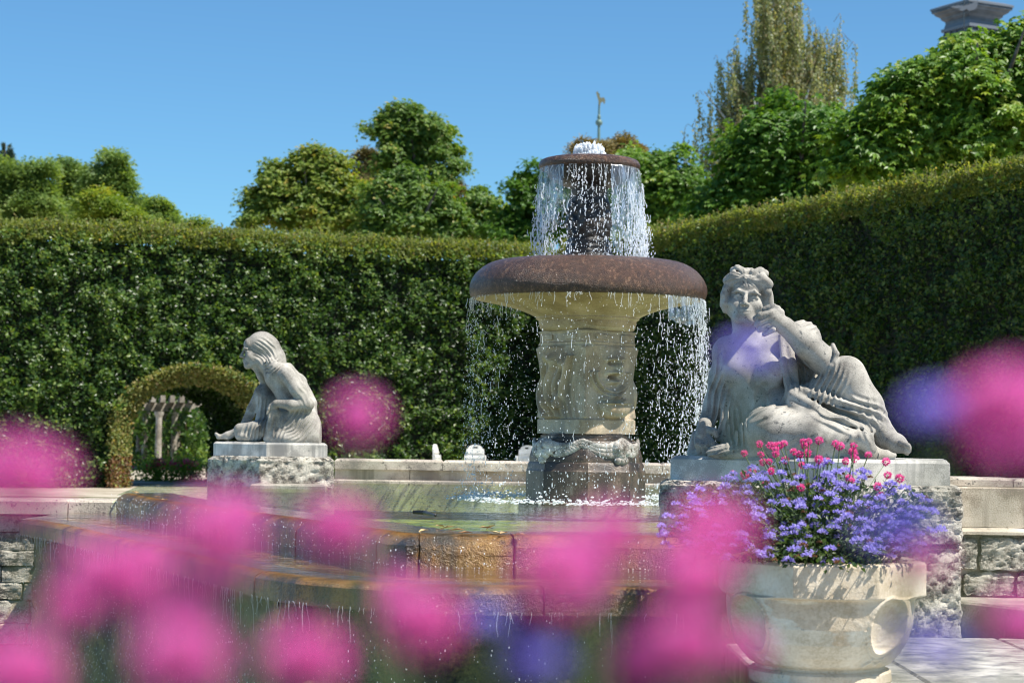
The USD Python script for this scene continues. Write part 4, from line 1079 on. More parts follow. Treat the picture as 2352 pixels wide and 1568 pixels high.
def fall(R0, y0, y1, n, a_fn, spread, rmin, rmax, tpow=1.0, seed=1, flare=0.03, clump=0):
    rg_ = np.random.default_rng(seed)
    a = a_fn(rg_, n); t = rg_.random(n) ** tpow
    R = fr(R0) + flare * np.sqrt(t) + rg_.normal(0, spread, n) * (0.3 + t)
    z = fz_(y0) + (fz_(y1) - fz_(y0)) * t
    c = np.c_[R * np.cos(a), R * np.sin(a), z]
    if clump:
        c += rg_.normal(0, 0.01, c.shape)
    r = (rmin + (rmax - rmin) * rg_.random(n) ** 3) * 0.52
    return c, r, np.c_[np.ones(n), np.ones(n), 1.2 + 2.2 * rg_.random(n) ** 1.5 * (0.4 + t)]


def strands_of(R0, y0, angs, lens, seed, wob=0.006, r=0.0022):
    rg_ = np.random.default_rng(seed); out = []
    for a, ln in zip(angs, lens):
        k = 6
        w = rg_.normal(0, wob, (k, 2)).cumsum(0)
        pts = [[fr(R0) * math.cos(a) + w[j, 0], fr(R0) * math.sin(a) + w[j, 1], fz_(y0) - ln * j / (k - 1)] for j in range(k)]
        out.append(tube(pts, r * (0.6 + 0.8 * rg_.random(k)), 4))
    return join(out)


full = lambda g_, n: g_.random(n) * 2 * np.pi
right = lambda g_, n: D2R(-30) + g_.normal(0, D2R(26), n)
left = lambda g_, n: D2R(212) + g_.normal(0, D2R(22), n)
front = lambda g_, n: D2R(-92) + g_.normal(0, D2R(34), n)
bits = [fall(115, 440, 600, 1300, right, 0.03, .003, .012, 0.6, 1, 0.06), fall(115, 430, 600, 800, left, 0.025, .003, .011, 0.6, 2, 0.02),
        fall(115, 392, 600, 260, front, 0.015, .003, .010, 1.0, 3, 0.02, 1), fall(115, 392, 600, 650, full, 0.03, .003, .009, 0.8, 4, 0.03)]
ctr = [D2R(x) for x in (-104, -100, -96, -88, -80, -74, -112, -66)]
for i, a in enumerate(ctr):
    bits.append(fall(114, 391, 470 + 12 * i, 45, lambda g_, n, a=a: a + g_.normal(0, 0.012, n), 0.006, .003, .010, 1.0, 30 + i, 0.01))
c = np.vstack([b_[0] for b_ in bits]); r = np.concatenate([b_[1] for b_ in bits]); s = np.vstack([b_[2] for b_ in bits])
obj('upper_drops', spheres(c, r, 1, s), 'water_drop', fwt, smooth=True, kind='stuff')
angs = rg.random(34) * np.pi + np.pi
obj('upper_strands', strands_of(115, 391, angs, 0.04 + 0.16 * rg.random(34), 5, 0.006, 0.0015), 'water_drop', fwt, kind='stuff')
bits = [fall(268, 690, 1148, 3400, full, 0.035, .0025, .0075, 0.85, 11, 0.02), fall(268, 700, 1148, 2600, lambda g_, n: D2R(-25) + g_.normal(0, D2R(20), n), 0.05, .003, .010, 0.75, 12, 0.03),
        fall(268, 690, 1148, 700, lambda g_, n: D2R(205) + g_.normal(0, D2R(22), n), 0.05, .0025, .008, 0.8, 13, 0.03), fall(268, 690, 1148, 500, lambda g_, n: D2R(-90) + g_.normal(0, D2R(40), n), 0.05, .003, .0085, 0.9, 14, 0.03)]
c = np.vstack([b_[0] for b_ in bits]); r = np.concatenate([b_[1] for b_ in bits]); s = np.vstack([b_[2] for b_ in bits])
obj('lower_drops', spheres(c, r, 1, s), 'water_drop', fwt, smooth=True, kind='stuff')
angs = rg.random(200) * 2 * np.pi
obj('lower_strands', strands_of(269, 689, angs, 0.015 + 0.10 * rg.random(200) ** 2, 6, 0.004, 0.0013), 'water_drop', fwt, kind='stuff')
# thin broken streams inside the fall, thickest at the lower right
rs_ = np.random.default_rng(91); out = []
for k in range(460):
    a = D2R(-24) + rs_.normal(0, D2R(17)) if k < 300 else rs_.random() * 2 * np.pi
    t0 = rs_.random() ** 1.3 * 0.8; ln = 0.02 + 0.085 * rs_.random() ** 2
    zt_ = fz_(690) + (fz_(1148) - fz_(690)) * t0
    R = fr(269) + 0.03 * math.sqrt(t0) + rs_.normal(0, 0.03) * (0.3 + t0)
    w = rs_.normal(0, 0.004, (5, 2)).cumsum(0)
    out.append(tube([[R * math.cos(a) + w[j, 0], R * math.sin(a) + w[j, 1], zt_ - ln * j / 4] for j in range(5)], 0.0018 * (0.5 + rs_.random(5)), 4))
for k in range(260):
    a = D2R(-28) + rs_.normal(0, D2R(24)) if k < 170 else D2R(208) + rs_.normal(0, D2R(18))
    t0 = 0.15 + rs_.random() * 0.7; ln = 0.04 + 0.10 * rs_.random() ** 2
    zt_ = fz_(390) + (fz_(600) - fz_(390)) * t0
    R = fr(115) + 0.05 * math.sqrt(t0) * (a > -1.5) + rs_.normal(0, 0.02)
    w = rs_.normal(0, 0.005, (5, 2)).cumsum(0)
    out.append(tube([[R * math.cos(a) + w[j, 0], R * math.sin(a) + w[j, 1], zt_ - ln * j / 4] for j in range(5)], 0.0026 * (0.5 + rs_.random(5)), 4))
obj('streams', join(out), 'water_drop', fwt, kind='stuff')
# splashes where the drops land, on the pool and on the lower bowl
n = 2300
a = rg.random(n) * 6.283; rad = 0.93 + rg.normal(0, 0.07, n)
hgt = np.abs(rg.normal(0, 0.022, n)) * (1 + 2.5 * (rg.random(n) < 0.12))
c = np.c_[rad * np.cos(a), rad * np.sin(a), WATER_Z - 0.006 + hgt]
obj('splash', spheres(c, 0.0025 + 0.008 * rg.random(n) ** 2.5, 1, np.c_[np.full(n, 1.5), np.full(n, 1.5), np.full(n, 0.8)]), 'water_drop', fwt, smooth=True, kind='stuff')
n = 900
a = rg.random(n) * 6.283; rad = fr(135) + rg.normal(0, 0.05, n)
c = np.c_[rad * np.cos(a), rad * np.sin(a), fz_(610) + np.abs(rg.normal(0, 0.03, n))]
obj('bowl_splash', spheres(c, 0.002 + 0.006 * rg.random(n) ** 2, 1), 'water_drop', fwt, smooth=True, kind='stuff')

# fallen leaves and a twig on the wet rim
tw = [pxy(950, 1182, WATER_Z), pxy(975, 1183, WATER_Z), pxy(1000, 1190, WATER_Z)]
tg = obj('twig', tube([(x, y, WATER_Z + 0.018) for x, y in tw], [0.012, 0.014, 0.008], 6), 'dark_granite', smooth=True, label='dark broken twig lying on the wet rim of the pool', cat='twig')
spots = [(1000, 1206), (1020, 1212), (1045, 1208), (1070, 1216), (1100, 1210), (1120, 1220), (1165, 1222), (300, 1128), (330, 1133), (352, 1139), (385, 1147), (410, 1140), (1140, 1204), (985, 1216), (1205, 1226), (1085, 1222)]
for i, (x, y) in enumerate(spots):
    p = at_z(x, y, WATER_Z + 0.016)
    al = rng.normal(0, 1, (1, 3)) * [1, 1, 0.1]
    m, r = leaves(np.array([p]), np.array([[0, 0, 1.0]]), al, 0.07 + 0.04 * rng.random(), 0.035, rnd=np.array([rng.random()]))
    if x < 600:
        rank = sorted(q[0] for q in spots if q[0] < 600).index(x)
        lab = ('dry leaf on the far left end of the wet rim, ' + ['leftmost', 'second', 'third', 'fourth', 'rightmost'][rank] + ' of five')
    else:
        rank = sorted(q[0] for q in spots if q[0] > 600).index(x)
        n_ = ['first', 'second', 'third', 'fourth', 'fifth', 'sixth', 'seventh', 'eighth', 'ninth', 'tenth', 'last'][rank]
        lab = f'dry leaf on the near corner of the rim, {n_} from left of eleven'
    tag(obj('fallen_leaf', m, 'fallen_leaf', rnd=r), lab, 'leaf', 'dry leaves on the wet rim')

# ------------------------------------------------------------------ carved figures, modelled as one blended solid each
class Solid:
    def __init__(self, lo, hi, h):
        self.lo = np.array(lo, float); self.h = h
        self.n = np.ceil((np.array(hi) - self.lo) / h).astype(int) + 1
        self.ax = [self.lo[i] + h * np.arange(self.n[i]) for i in range(3)]
        self.d = np.full(self.n, 1.0, np.float32)

    def _box(self, lo, hi, pad):
        a = np.clip(np.floor((np.asarray(lo) - pad - self.lo) / self.h).astype(int), 0, self.n)
        b = np.clip(np.ceil((np.asarray(hi) + pad - self.lo) / self.h).astype(int) + 1, 0, self.n)
        s = tuple(slice(i, j) for i, j in zip(a, b))
        return s, (self.ax[0][s[0]][:, None, None], self.ax[1][s[1]][None, :, None], self.ax[2][s[2]][None, None, :])

    def put(self, fn, lo, hi, k=0.03, cut=False):
        s, (x, y, z) = self._box(lo, hi, 2 * k + 0.04)
        a = self.d[s]
        if a.size == 0:
            return
        b = fn(x, y, z).astype(np.float32)
        if cut:
            b = -b
            hh = np.maximum(k - np.abs(a - b), 0) / k
            self.d[s] = np.maximum(a, b) + hh * hh * k * 0.25
        else:
            hh = np.maximum(k - np.abs(a - b), 0) / k
            self.d[s] = np.minimum(a, b) - hh * hh * k * 0.25

    def cap(self, a, b, ra, rb=None, k=0.03, cut=False):
        a, b = np.asarray(a, float), np.asarray(b, float); rb = ra if rb is None else rb
        ab = b - a; L2 = np.dot(ab, ab) + 1e-9

        def fn(x, y, z):
            t = np.clip(((x - a[0]) * ab[0] + (y - a[1]) * ab[1] + (z - a[2]) * ab[2]) / L2, 0, 1)
            return np.sqrt((x - a[0] - t * ab[0]) ** 2 + (y - a[1] - t * ab[1]) ** 2 + (z - a[2] - t * ab[2]) ** 2) - (ra + (rb - ra) * t)
        m = max(ra, rb)
        self.put(fn, np.minimum(a, b) - m, np.maximum(a, b) + m, k, cut)

    def chain(self, pts, rs, k=0.02, cut=False):
        rs = np.broadcast_to(np.asarray(rs, float), (len(pts),))
        for i in range(len(pts) - 1):
            self.cap(pts[i], pts[i + 1], rs[i], rs[i + 1], k, cut)

    def ell(self, c, r, R=np.eye(3), k=0.03, cut=False):
        c, r = np.asarray(c, float), np.asarray(r, float)

        def fn(x, y, z):
            px_, py_, pz_ = x - c[0], y - c[1], z - c[2]
            q = [R[i, 0] * px_ + R[i, 1] * py_ + R[i, 2] * pz_ for i in range(3)]
            k0 = np.sqrt(sum((q[i] / r[i]) ** 2 for i in range(3))); k1 = np.sqrt(sum((q[i] / r[i] ** 2) ** 2 for i in range(3))) + 1e-9
            return np.where(k0 < 1e-4, -r.min(), k0 * (k0 - 1) / k1)
        m = r.max()
        self.put(fn, c - m, c + m, k, cut)

    def near(self, w):
        idx = np.nonzero(np.abs(self.d) < w)
        p = np.stack([self.ax[i][idx[i]] for i in range(3)], -1)
        return idx, p

    def mesh(self):
        d = self.d; h = self.h
        neg = d < 0
        n = np.array(d.shape) - 1
        c = np.zeros(n, np.int8)
        for i, j, k in np.ndindex(2, 2, 2):
            c += neg[i:i + n[0], j:j + n[1], k:k + n[2]]
        cell = np.nonzero((c > 0) & (c < 8))
        ids = np.full(n, -1, np.int64); ids[cell] = np.arange(len(cell[0]))
        base = np.stack(cell, -1)
        corners = np.array(list(np.ndindex(2, 2, 2)))
        val = np.stack([d[base[:, 0] + o[0], base[:, 1] + o[1], base[:, 2] + o[2]] for o in corners], -1)
        P = np.zeros((len(base), 3)); W = np.zeros(len(base))
        for a in range(8):
            for b in range(a + 1, 8):
                if np.abs(corners[a] - corners[b]).sum() != 1:
                    continue
                m = (val[:, a] < 0) != (val[:, b] < 0)
                t = val[m, a] / (val[m, a] - val[m, b])
                P[m] += corners[a] + t[:, None] * (corners[b] - corners[a]); W[m] += 1
        V = self.lo + h * (base + P / W[:, None])
        F_ = []
        for ax in range(3):
            o1, o2 = [(1, 2), (2, 0), (0, 1)][ax]
            sl0 = [slice(1, -1)] * 3; sl0[ax] = slice(0, -1)
            sl1 = list(sl0); sl1[ax] = slice(1, None)
            A, B = neg[tuple(sl0)], neg[tuple(sl1)]
            for flip, msk in ((False, A & ~B), (True, ~A & B)):
                e = np.stack(np.nonzero(msk), -1)
                e[:, [o1, o2]] += 1
                q = []
                for (u_, w_) in ((0, 0), (1, 0), (1, 1), (0, 1)):
                    g_ = e.copy(); g_[:, o1] -= u_; g_[:, o2] -= w_
                    q.append(ids[g_[:, 0], g_[:, 1], g_[:, 2]])
                q = np.stack(q, -1)
                F_.append(q[:, ::-1] if flip else q)
        q = np.vstack(F_)
        return V, np.vstack([q[:, [0, 1, 2]], q[:, [0, 2, 3]]])


def to_px(p):
    r = p - EYE
    w = r @ fw
    return PW / 2 + F * (r @ cr) / w, PH / 2 - F * (r @ cu) / w


def folds(S, regions, w=0.05):
    """Ridges of cloth: (centre, half sizes, direction across the folds in the picture, spacing, depth, bend) in photograph pixels."""
    idx, p = S.near(w)
    x, y = to_px(p)
    add = np.zeros(len(x))
    nz = meshkit.noise(p * 9.0, 4) - 0.5
    for (c, hs, dr, lam, amp, bend) in regions:
        u, v = (x - c[0]) / hs[0], (y - c[1]) / hs[1]
        m = np.clip(1.15 - (u * u + v * v), 0, 1); m = m * m * (3 - 2 * m)
        if bend is not None:
            g = np.hypot(x - bend[0], (y - bend[1]) * bend[2])
        else:
            l = math.hypot(*dr); g = ((x - c[0]) * dr[0] + (y - c[1]) * dr[1]) / l
        ph = g / lam + nz * 1.1
        add += amp * m * ((0.5 + 0.5 * np.cos(2 * np.pi * ph)) ** 1.6 - 0.4)
    S.d[idx] -= add.astype(np.float32)


def head(S, c, fwd, up, s, hair, wide=1.0):
    """A classical head about the point between the eyes. s scales a head 0.24 m high."""
    f = unit(np.asarray(fwd, float)); u = np.asarray(up, float); u = unit(u - f * np.dot(u, f)); a = np.cross(f, u)   # a: towards the figure's own right is -a
    R = np.array([a, f, u])
    L = lambda x, y, z: np.asarray(c) + s * (a * x * wide + f * y + u * z)
    W = np.array([wide, 1, 1])
    S.ell(L(0, -0.088, 0.035), s * W * np.array([0.078, 0.098, 0.095]), R, 0.02)
    S.ell(L(0, -0.045, -0.035), s * W * np.array([0.066, 0.07, 0.098]), R, 0.02)
    S.cap(L(-0.02, 0.012, -0.108), L(0.02, 0.012, -0.108), s * 0.02, k=0.025 * s)                    # chin
    for q in (-1, 1):
        S.cap(L(q * 0.02, 0.008, -0.105), L(q * 0.055, -0.055, -0.07), s * 0.018, s * 0.022, k=0.03 * s)   # jaw
        S.ell(L(q * 0.04, 0.0, -0.042), s * W * np.array([0.026, 0.02, 0.024]), R, 0.03 * s)           # cheek
    S.ell(L(0, 0.004, 0.05), s * W * np.array([0.055, 0.03, 0.04]), R, 0.03 * s)                        # forehead
    for q in (-1, 1):
        S.ell(L(q * 0.031, 0.035, -0.003), s * W * np.array([0.022, 0.019, 0.013]), R, 0.01 * s, cut=True)   # sockets
        S.chain([L(q * 0.012, 0.030, 0.0175), L(q * 0.032, 0.032, 0.0225), L(q * 0.055, 0.014, 0.012)], s * np.array([0.0045, 0.0055, 0.005]), k=0.012 * s)   # brow
        S.ell(L(q * 0.031, 0.008, -0.005), s * W * np.array([0.0155, 0.0145, 0.0125]), R, 0.003 * s)
        S.chain([L(q * 0.014, 0.021, -0.006), L(q * 0.03, 0.0265, 0.0045), L(q * 0.047, 0.016, -0.004)], s * 0.0038, k=0.004 * s)   # lids
        S.chain([L(q * 0.014, 0.02, -0.008), L(q * 0.03, 0.023, -0.0155), L(q * 0.046, 0.015, -0.008)], s * 0.003, k=0.004 * s)
    S.chain([L(0, 0.03, 0.012), L(0, 0.042, -0.012), L(0, 0.056, -0.036)], s * np.array([0.0085, 0.0095, 0.0125]), k=0.008 * s)   # nose
    for q in (-1, 1):
        S.ell(L(q * 0.0125, 0.042, -0.04), s * W * np.array([0.0085, 0.011, 0.0085]), R, 0.005 * s)
    S.ell(L(0, 0.022, -0.073), s * W * np.array([0.03, 0.018, 0.026]), R, 0.02 * s)
    S.chain([L(-0.021, 0.031, -0.073), L(-0.006, 0.039, -0.067), L(0.006, 0.039, -0.067), L(0.021, 0.031, -0.073)], s * np.array([0.0035, 0.0055, 0.0055, 0.0035]), k=0.005 * s)
    S.chain([L(-0.018, 0.032, -0.077), L(0, 0.037, -0.082), L(0.018, 0.032, -0.077)], s * np.array([0.0035, 0.006, 0.0035]), k=0.005 * s)
    S.chain([L(-0.024, 0.036, -0.0745), L(0, 0.048, -0.0745), L(0.024, 0.036, -0.0745)], s * 0.0026, k=0.004 * s, cut=True)
    hair(S, L, R, s)


def hair_rolls(S, L, R, s):
    for q in (-1, 1):           # waves from the parting over the temples
        for j, (x0, z0, x1, z1, rr_) in enumerate(((0.012, 0.083, 0.066, 0.058, 0.021), (0.02, 0.105, 0.08, 0.07, 0.024), (0.068, 0.055, 0.083, 0.0, 0.02), (0.08, 0.03, 0.085, -0.045, 0.02), (0.075, -0.02, 0.076, -0.07, 0.017))):
            if q < 0 and j > 2:
                continue
            y0, y1 = (0.018, -0.018) if j < 2 else (-0.02, -0.045)
            S.chain([L(q * x0, y0 - 0.02 * (j == 1), z0), L(q * (x0 + x1) / 2 * 1.04, (y0 + y1) / 2 + 0.01, (z0 + z1) / 2 + 0.008), L(q * x1, y1, z1)], s * rr_, k=0.008 * s)
        S.chain([L(q * 0.02, 0.01, 0.112), L(q * 0.045, 0.0, 0.126), L(q * 0.06, -0.03, 0.118), L(q * 0.05, -0.04, 0.1)], s * 0.02, k=0.006 * s)
        S.cap(L(q * 0.045, 0.018, 0.108), L(q * 0.05, -0.02, 0.112), s * 0.009, k=0.006 * s, cut=True)
        S.ell(L(q * 0.08, -0.08, -0.01), s * np.array([0.03, 0.05, 0.07]), R, 0.02 * s)
    S.ell(L(0, -0.1, 0.05), s * np.array([0.086, 0.1, 0.09]), R, 0.02 * s)
    S.ell(L(0, -0.03, 0.115), s * np.array([0.05, 0.04, 0.026]), R, 0.015 * s)
    S.chain([L(-0.07, -0.09, -0.03), L(-0.07, -0.095, -0.1), L(-0.05, -0.09, -0.16)], s * np.array([0.036, 0.03, 0.02]), k=0.03 * s)
    S.cap(L(0.05, -0.15, -0.02), L(0.02, -0.13, -0.12), s * 0.035, k=0.03 * s)


# the reclining figure
ZT = float(at(1947, 1054, 10.35)[2])


def Rr(px, py, dy=0.0):
    Y = 10.88 + (1800 - px) / 419.5 * 0.42 + dy
    return at(px, py, Y)


S = Solid(Rr(1575, 1060)[[0]].tolist() + [10.2, ZT - 0.03], [float(at(2105, 1000, 10.4)[0]), 11.5, float(at(1700, 603, 11)[2])], 0.0056)
# cloth on the shoulder and behind the arm
S.ell(Rr(1842, 768, 0.17), (0.085, 0.09, 0.075), k=0.05)
S.chain([Rr(1845, 790, 0.2), Rr(1850, 860, 0.2), Rr(1840, 950, 0.16)], [0.1, 0.11, 0.14], k=0.06)
# raised left leg under cloth
S.cap(Rr(1822, 985, 0.12), Rr(1940, 866, -0.02), 0.15, 0.1, k=0.06)
S.chain([Rr(1945, 861, -0.02), Rr(1988, 935, -0.01), Rr(2034, 1005, 0.02)], [0.1, 0.093, 0.058], k=0.04)
S.cap(Rr(1835, 940, 0.0), Rr(1985, 978, -0.03), 0.12, 0.075, k=0.06)
S.chain([Rr(1812, 880, -0.08), Rr(1820, 905, -0.12), Rr(1870, 935, -0.17), Rr(1940, 968, -0.16), Rr(2020, 985, -0.06)], [0.022, 0.026, 0.024, 0.022, 0.02], k=0.03)
S.chain([Rr(1825, 890, -0.1), Rr(1890, 912, -0.14), Rr(1960, 935, -0.13), Rr(2022, 962, -0.05)], [0.02, 0.022, 0.02, 0.018], k=0.03)
S.chain([Rr(1815, 925, -0.13), Rr(1865, 960, -0.2), Rr(1930, 990, -0.2), Rr(2000, 1000, -0.12)], [0.02, 0.022, 0.02, 0.018], k=0.03)
# folded right leg
S.cap(Rr(1800, 1000, 0.08), Rr(1768, 995, -0.12), 0.17, 0.135, k=0.06)
S.ell(Rr(1768, 992, -0.17), (0.135, 0.13, 0.135), k=0.05)
S.chain([Rr(1785, 988, -0.2), Rr(1880, 1000, -0.2), Rr(1965, 1018, -0.17)], [0.118, 0.095, 0.055], k=0.05)
S.chain([Rr(1955, 1015, -0.19), Rr(1985, 1008, -0.22), Rr(1998, 1030, -0.2)], [0.045, 0.042, 0.036], k=0.025)
S.cap(Rr(1985, 1006, -0.22), Rr(1958, 1004, -0.26), 0.026, 0.017, k=0.02)
S.chain([Rr(1720, 1000, -0.12), Rr(1722, 1040, -0.1)], [0.07, 0.085], k=0.05)
S.chain([Rr(1800, 1030, -0.2), Rr(1900, 1038, -0.15), Rr(1990, 1040, -0.1)], [0.1, 0.08, 0.06], k=0.04)
S.ell(Rr(1840, 1042, 0.05), (0.52, 0.22, 0.09), k=0.04)
# her right arm under cloth, hand on the plinth
S.chain([Rr(1672, 808, 0.04), Rr(1658, 870, 0.05), Rr(1645, 930, 0.03)], [0.075, 0.07, 0.07], k=0.04)
S.chain([Rr(1645, 930, 0.03), Rr(1622, 970, -0.03)], [0.062, 0.044], k=0.03)
S.chain([Rr(1665, 850, 0.02), Rr(1676, 930, 0.0), Rr(1690, 1035, 0.0)], [0.05, 0.055, 0.075], k=0.04)
S.chain([Rr(1690, 840, 0.02), Rr(1690, 900, -0.01), Rr(1705, 980, -0.02), Rr(1712, 1035, -0.03)], [0.018, 0.02, 0.022, 0.022], k=0.02)
S.chain([Rr(1655, 880, -0.02), Rr(1668, 960, -0.05), Rr(1650, 1005, -0.04)], [0.02, 0.022, 0.022], k=0.02)
S.chain([Rr(1610, 1040, -0.02), Rr(1660, 1038, -0.06), Rr(1700, 1040, -0.05)], [0.03, 0.028, 0.03], k=0.03)
S.chain([Rr(1632, 1012, -0.07), Rr(1660, 1030, -0.1), Rr(1698, 1036, -0.08)], [0.012, 0.012, 0.01], k=0.012)
S.chain([Rr(1600, 1000, 0.02), Rr(1590, 1040, 0.0)], [0.03, 0.03], k=0.03)
folds(S, [((1903, 880), (52, 62), (1, 0.32), 14, 0.017, None), ((1955, 952), (95, 50), (-0.40, 1), 19, 0.018, None), ((1832, 832), (36, 72), (1, -0.12), 13, 0.017, None),
          ((1655, 905), (40, 120), (1, 0.22), 14, 0.015, None), ((1757, 942), (62, 34), (0.55, 1), 15, 0.009, None), ((1890, 1022), (95, 28), (1, 0.6), 22, 0.009, None),
          ((1998, 965), (35, 60), (1, -0.4), 17, 0.008, None), ((1845, 758), (38, 30), (0.4, 1), 11, 0.012, None), ((1690, 985), (34, 62), (1, -0.12), 12, 0.013, None), ((1640, 1035), (70, 18), (0.25, 1), 9, 0.008, None)])
# torso
S.ell(Rr(1742, 848, 0.06), (0.175, 0.125, 0.19), k=0.05)
S.cap(Rr(1748, 900, 0.06), Rr(1785, 985, 0.08), 0.135, 0.18, k=0.06)
S.cap(Rr(1672, 806, 0.05), Rr(1822, 792, 0.08), 0.07, 0.08, k=0.06)
S.chain([Rr(1712, 730, 0.05), Rr(1716, 775, 0.06), Rr(1735, 815, 0.07)], [0.058, 0.062, 0.1], k=0.05)
S.ell(Rr(1690, 848, -0.03), (0.07, 0.065, 0.07), k=0.06)
S.ell(Rr(1775, 850, -0.035), (0.075, 0.065, 0.075), k=0.06)
S.chain([Rr(1700, 790, -0.01), Rr(1735, 800, -0.035)], 0.014, k=0.03)
S.cap(Rr(1752, 890, -0.075), Rr(1762, 960, -0.09), 0.012, k=0.03, cut=True)
# head turned to the picture's left
head(S, Rr(1714, 681, -0.085), (-0.17, -0.985, 0.03), (0.1, 0.0, 1.0), 1.16, hair_rolls, 1.2)
# her left arm, elbow on the raised knee, hand at the chin
S.chain([Rr(1835, 785, 0.12), Rr(1885, 825, 0.0)], [0.08, 0.076], k=0.03)
S.chain([Rr(1893, 828, -0.03), Rr(1852, 790, -0.11), Rr(1804, 750, -0.16)], [0.076, 0.073, 0.046], k=0.018)
S.cap(Rr(1802, 748, -0.16), Rr(1778, 734, -0.195), 0.046, 0.043, k=0.02)
S.ell(Rr(1780, 728, -0.2), (0.05, 0.036, 0.045), k=0.02)
for i, (k0, k1, k2, rr_) in enumerate((((1772, 719), (1747, 724), (1735, 731), 0.0185), ((1768, 732), (1746, 739), (1738, 746), 0.0185), ((1768, 745), (1751, 753), (1744, 758), 0.0175), ((1776, 757), (1761, 764), (1755, 768), 0.0155))):
    S.chain([Rr(*k0, -0.225), Rr(*k1, -0.25 + 0.01 * i), Rr(*k2, -0.225 + 0.01 * i)], [rr_ * 1.05, rr_, rr_ * 0.85], k=0.005)
S.chain([Rr(1792, 718, -0.19), Rr(1774, 707, -0.18), Rr(1757, 711, -0.19)], [0.024, 0.022, 0.017], k=0.008)
for (x, y) in ((1765, 706), (1776, 702), (1786, 706), (1758, 712)):
    S.ell(Rr(x, y, -0.185), (0.016, 0.02, 0.012), k=0.008)
# her left foot
S.chain([Rr(2034, 1003, 0.02), Rr(2060, 1018, -0.03), Rr(2082, 1030, -0.07)], [0.056, 0.046, 0.03], k=0.03)
for i in range(5):
    S.cap(Rr(2070 + 3 * i, 1016 + 6 * i, -0.09 + 0.022 * i), Rr(2086 + 2 * i, 1023 + 5 * i, -0.10 + 0.022 * i), 0.017 - 0.0012 * i, 0.014 - 0.001 * i, k=0.006)
S.cap(Rr(1618, 975, -0.09), Rr(1612, 998, -0.11), 0.04, 0.038, k=0.02)
for i, (kx, ky, tx, ty) in enumerate(((1601, 1003, 1606, 1038), (1609, 1006, 1620, 1042), (1618, 1006, 1634, 1042), (1627, 1002, 1650, 1038))):
    S.chain([Rr(kx, ky, -0.12), Rr((kx + tx) / 2 - 2, (ky + ty) / 2 - 2, -0.145), Rr(tx, ty, -0.12)], [0.0185, 0.0175, 0.014], k=0.007)
S.chain([Rr(1622, 985, -0.11), Rr(1640, 990, -0.13), Rr(1646, 1000, -0.12)], [0.02, 0.018, 0.014], k=0.01)
S.chain([Rr(1793, 772, -0.02), Rr(1800, 830, -0.06), Rr(1812, 900, -0.08), Rr(1800, 935, -0.1)], [0.014, 0.016, 0.016, 0.014], k=0.02)
S.chain([Rr(1806, 775, 0.0), Rr(1822, 840, -0.03), Rr(1828, 905, -0.05)], [0.02, 0.022, 0.022], k=0.025)
S.chain([Rr(1913, 792, -0.03), Rr(1922, 812, -0.08), Rr(1912, 842, -0.1), Rr(1885, 850, -0.06)], 0.012, k=0.014)
# carved strands of hair
idx, p = S.near(0.03)
x, y = to_px(p)
m_ = np.clip(1.2 - np.hypot((x - 1712) / 60, (y - 650) / 52), 0, 1) * ~((np.abs(x - 1712) < 44) & (y > 656) & (y < 745))
rad = np.hypot(x - 1712, (y - 690) * 0.9)
S.d[idx] -= (0.003 * m_ * np.sin(np.arctan2(y - 640, x - 1712) * 17 + rad * 0.09 + 5 * (meshkit.noise(p * 14, 3) - .5))).astype(np.float32)
S.d = np.maximum(S.d, ((ZT - 0.012) - S.ax[2])[None, None, :].astype(np.float32))
S.d[[0, -1]] = 1; S.d[:, [0, -1]] = 1; S.d[:, :, [0, -1]] = 1
fig = S.mesh()
print_n = len(fig[1])


def footing(name, th, top_pts, z1, z0, mat, bev, edge=None, amp=0.004, scale=6, seed=0, pits=0.0, smooth=40):
    m = prism([(float(a), float(b)) for a, b in top_pts], z0, z1, bev)
    if edge:
        m = rough(m, edge, amp, scale, seed, pits=pits)
    return obj(name, m, mat, th, smooth=smooth)


def xy(px, py, Y):
    p = at(px, py, Y); return p[0], p[1]


rs = thing('stone_statue', 'weathered stone statue of a reclining woman with her hand raised to her chin', 'statue')
obj('figure', fig, 'statue_stone', rs, smooth=True)
ZB = ZT - 0.137
footing('plinth', rs, [xy(1540, 1050, 11.0), xy(1947, 1050, 10.35), xy(2182, 1050, 10.42), xy(2172, 1050, 11.4), xy(1600, 1050, 11.75)], ZT, ZB + 0.002, 'plinth_stone', 0.018, 0.03, 0.0035, 9, 4)
top_ = [xy(1514, 1100, 10.95), xy(1955, 1100, 10.17), xy(2210, 1100, 10.24), xy(2196, 1100, 11.0), xy(1560, 1100, 12.0)]
zmid = float(at(2100, 1253, 10.1)[2])
footing('rough_block', rs, top_, ZB, zmid + 0.004, 'rough_stone', 0.022, 0.02, 0.016, 15, 6, pits=0.014, smooth=60)
footing('rough_block', rs, [(a, b + 0.02) for a, b in top_], zmid, 0.06, 'rough_stone', 0.02, 0.02, 0.016, 15, 7, pits=0.014, smooth=60)

# the seated figure, seen from her right side, facing left
ZT2 = float(at(612, 1016, 18.3)[2])


def Ll(px, py, dy=0.0):
    return at(px, py, 18.72 + (620 - px) / 244 * 0.3 + dy)


S = Solid([float(at(485, 1000, 18.9)[0]), 18.0, ZT2 - 0.03], [float(at(745, 1000, 18.9)[0]), 19.4, float(at(600, 760, 19)[2])], 0.0075)


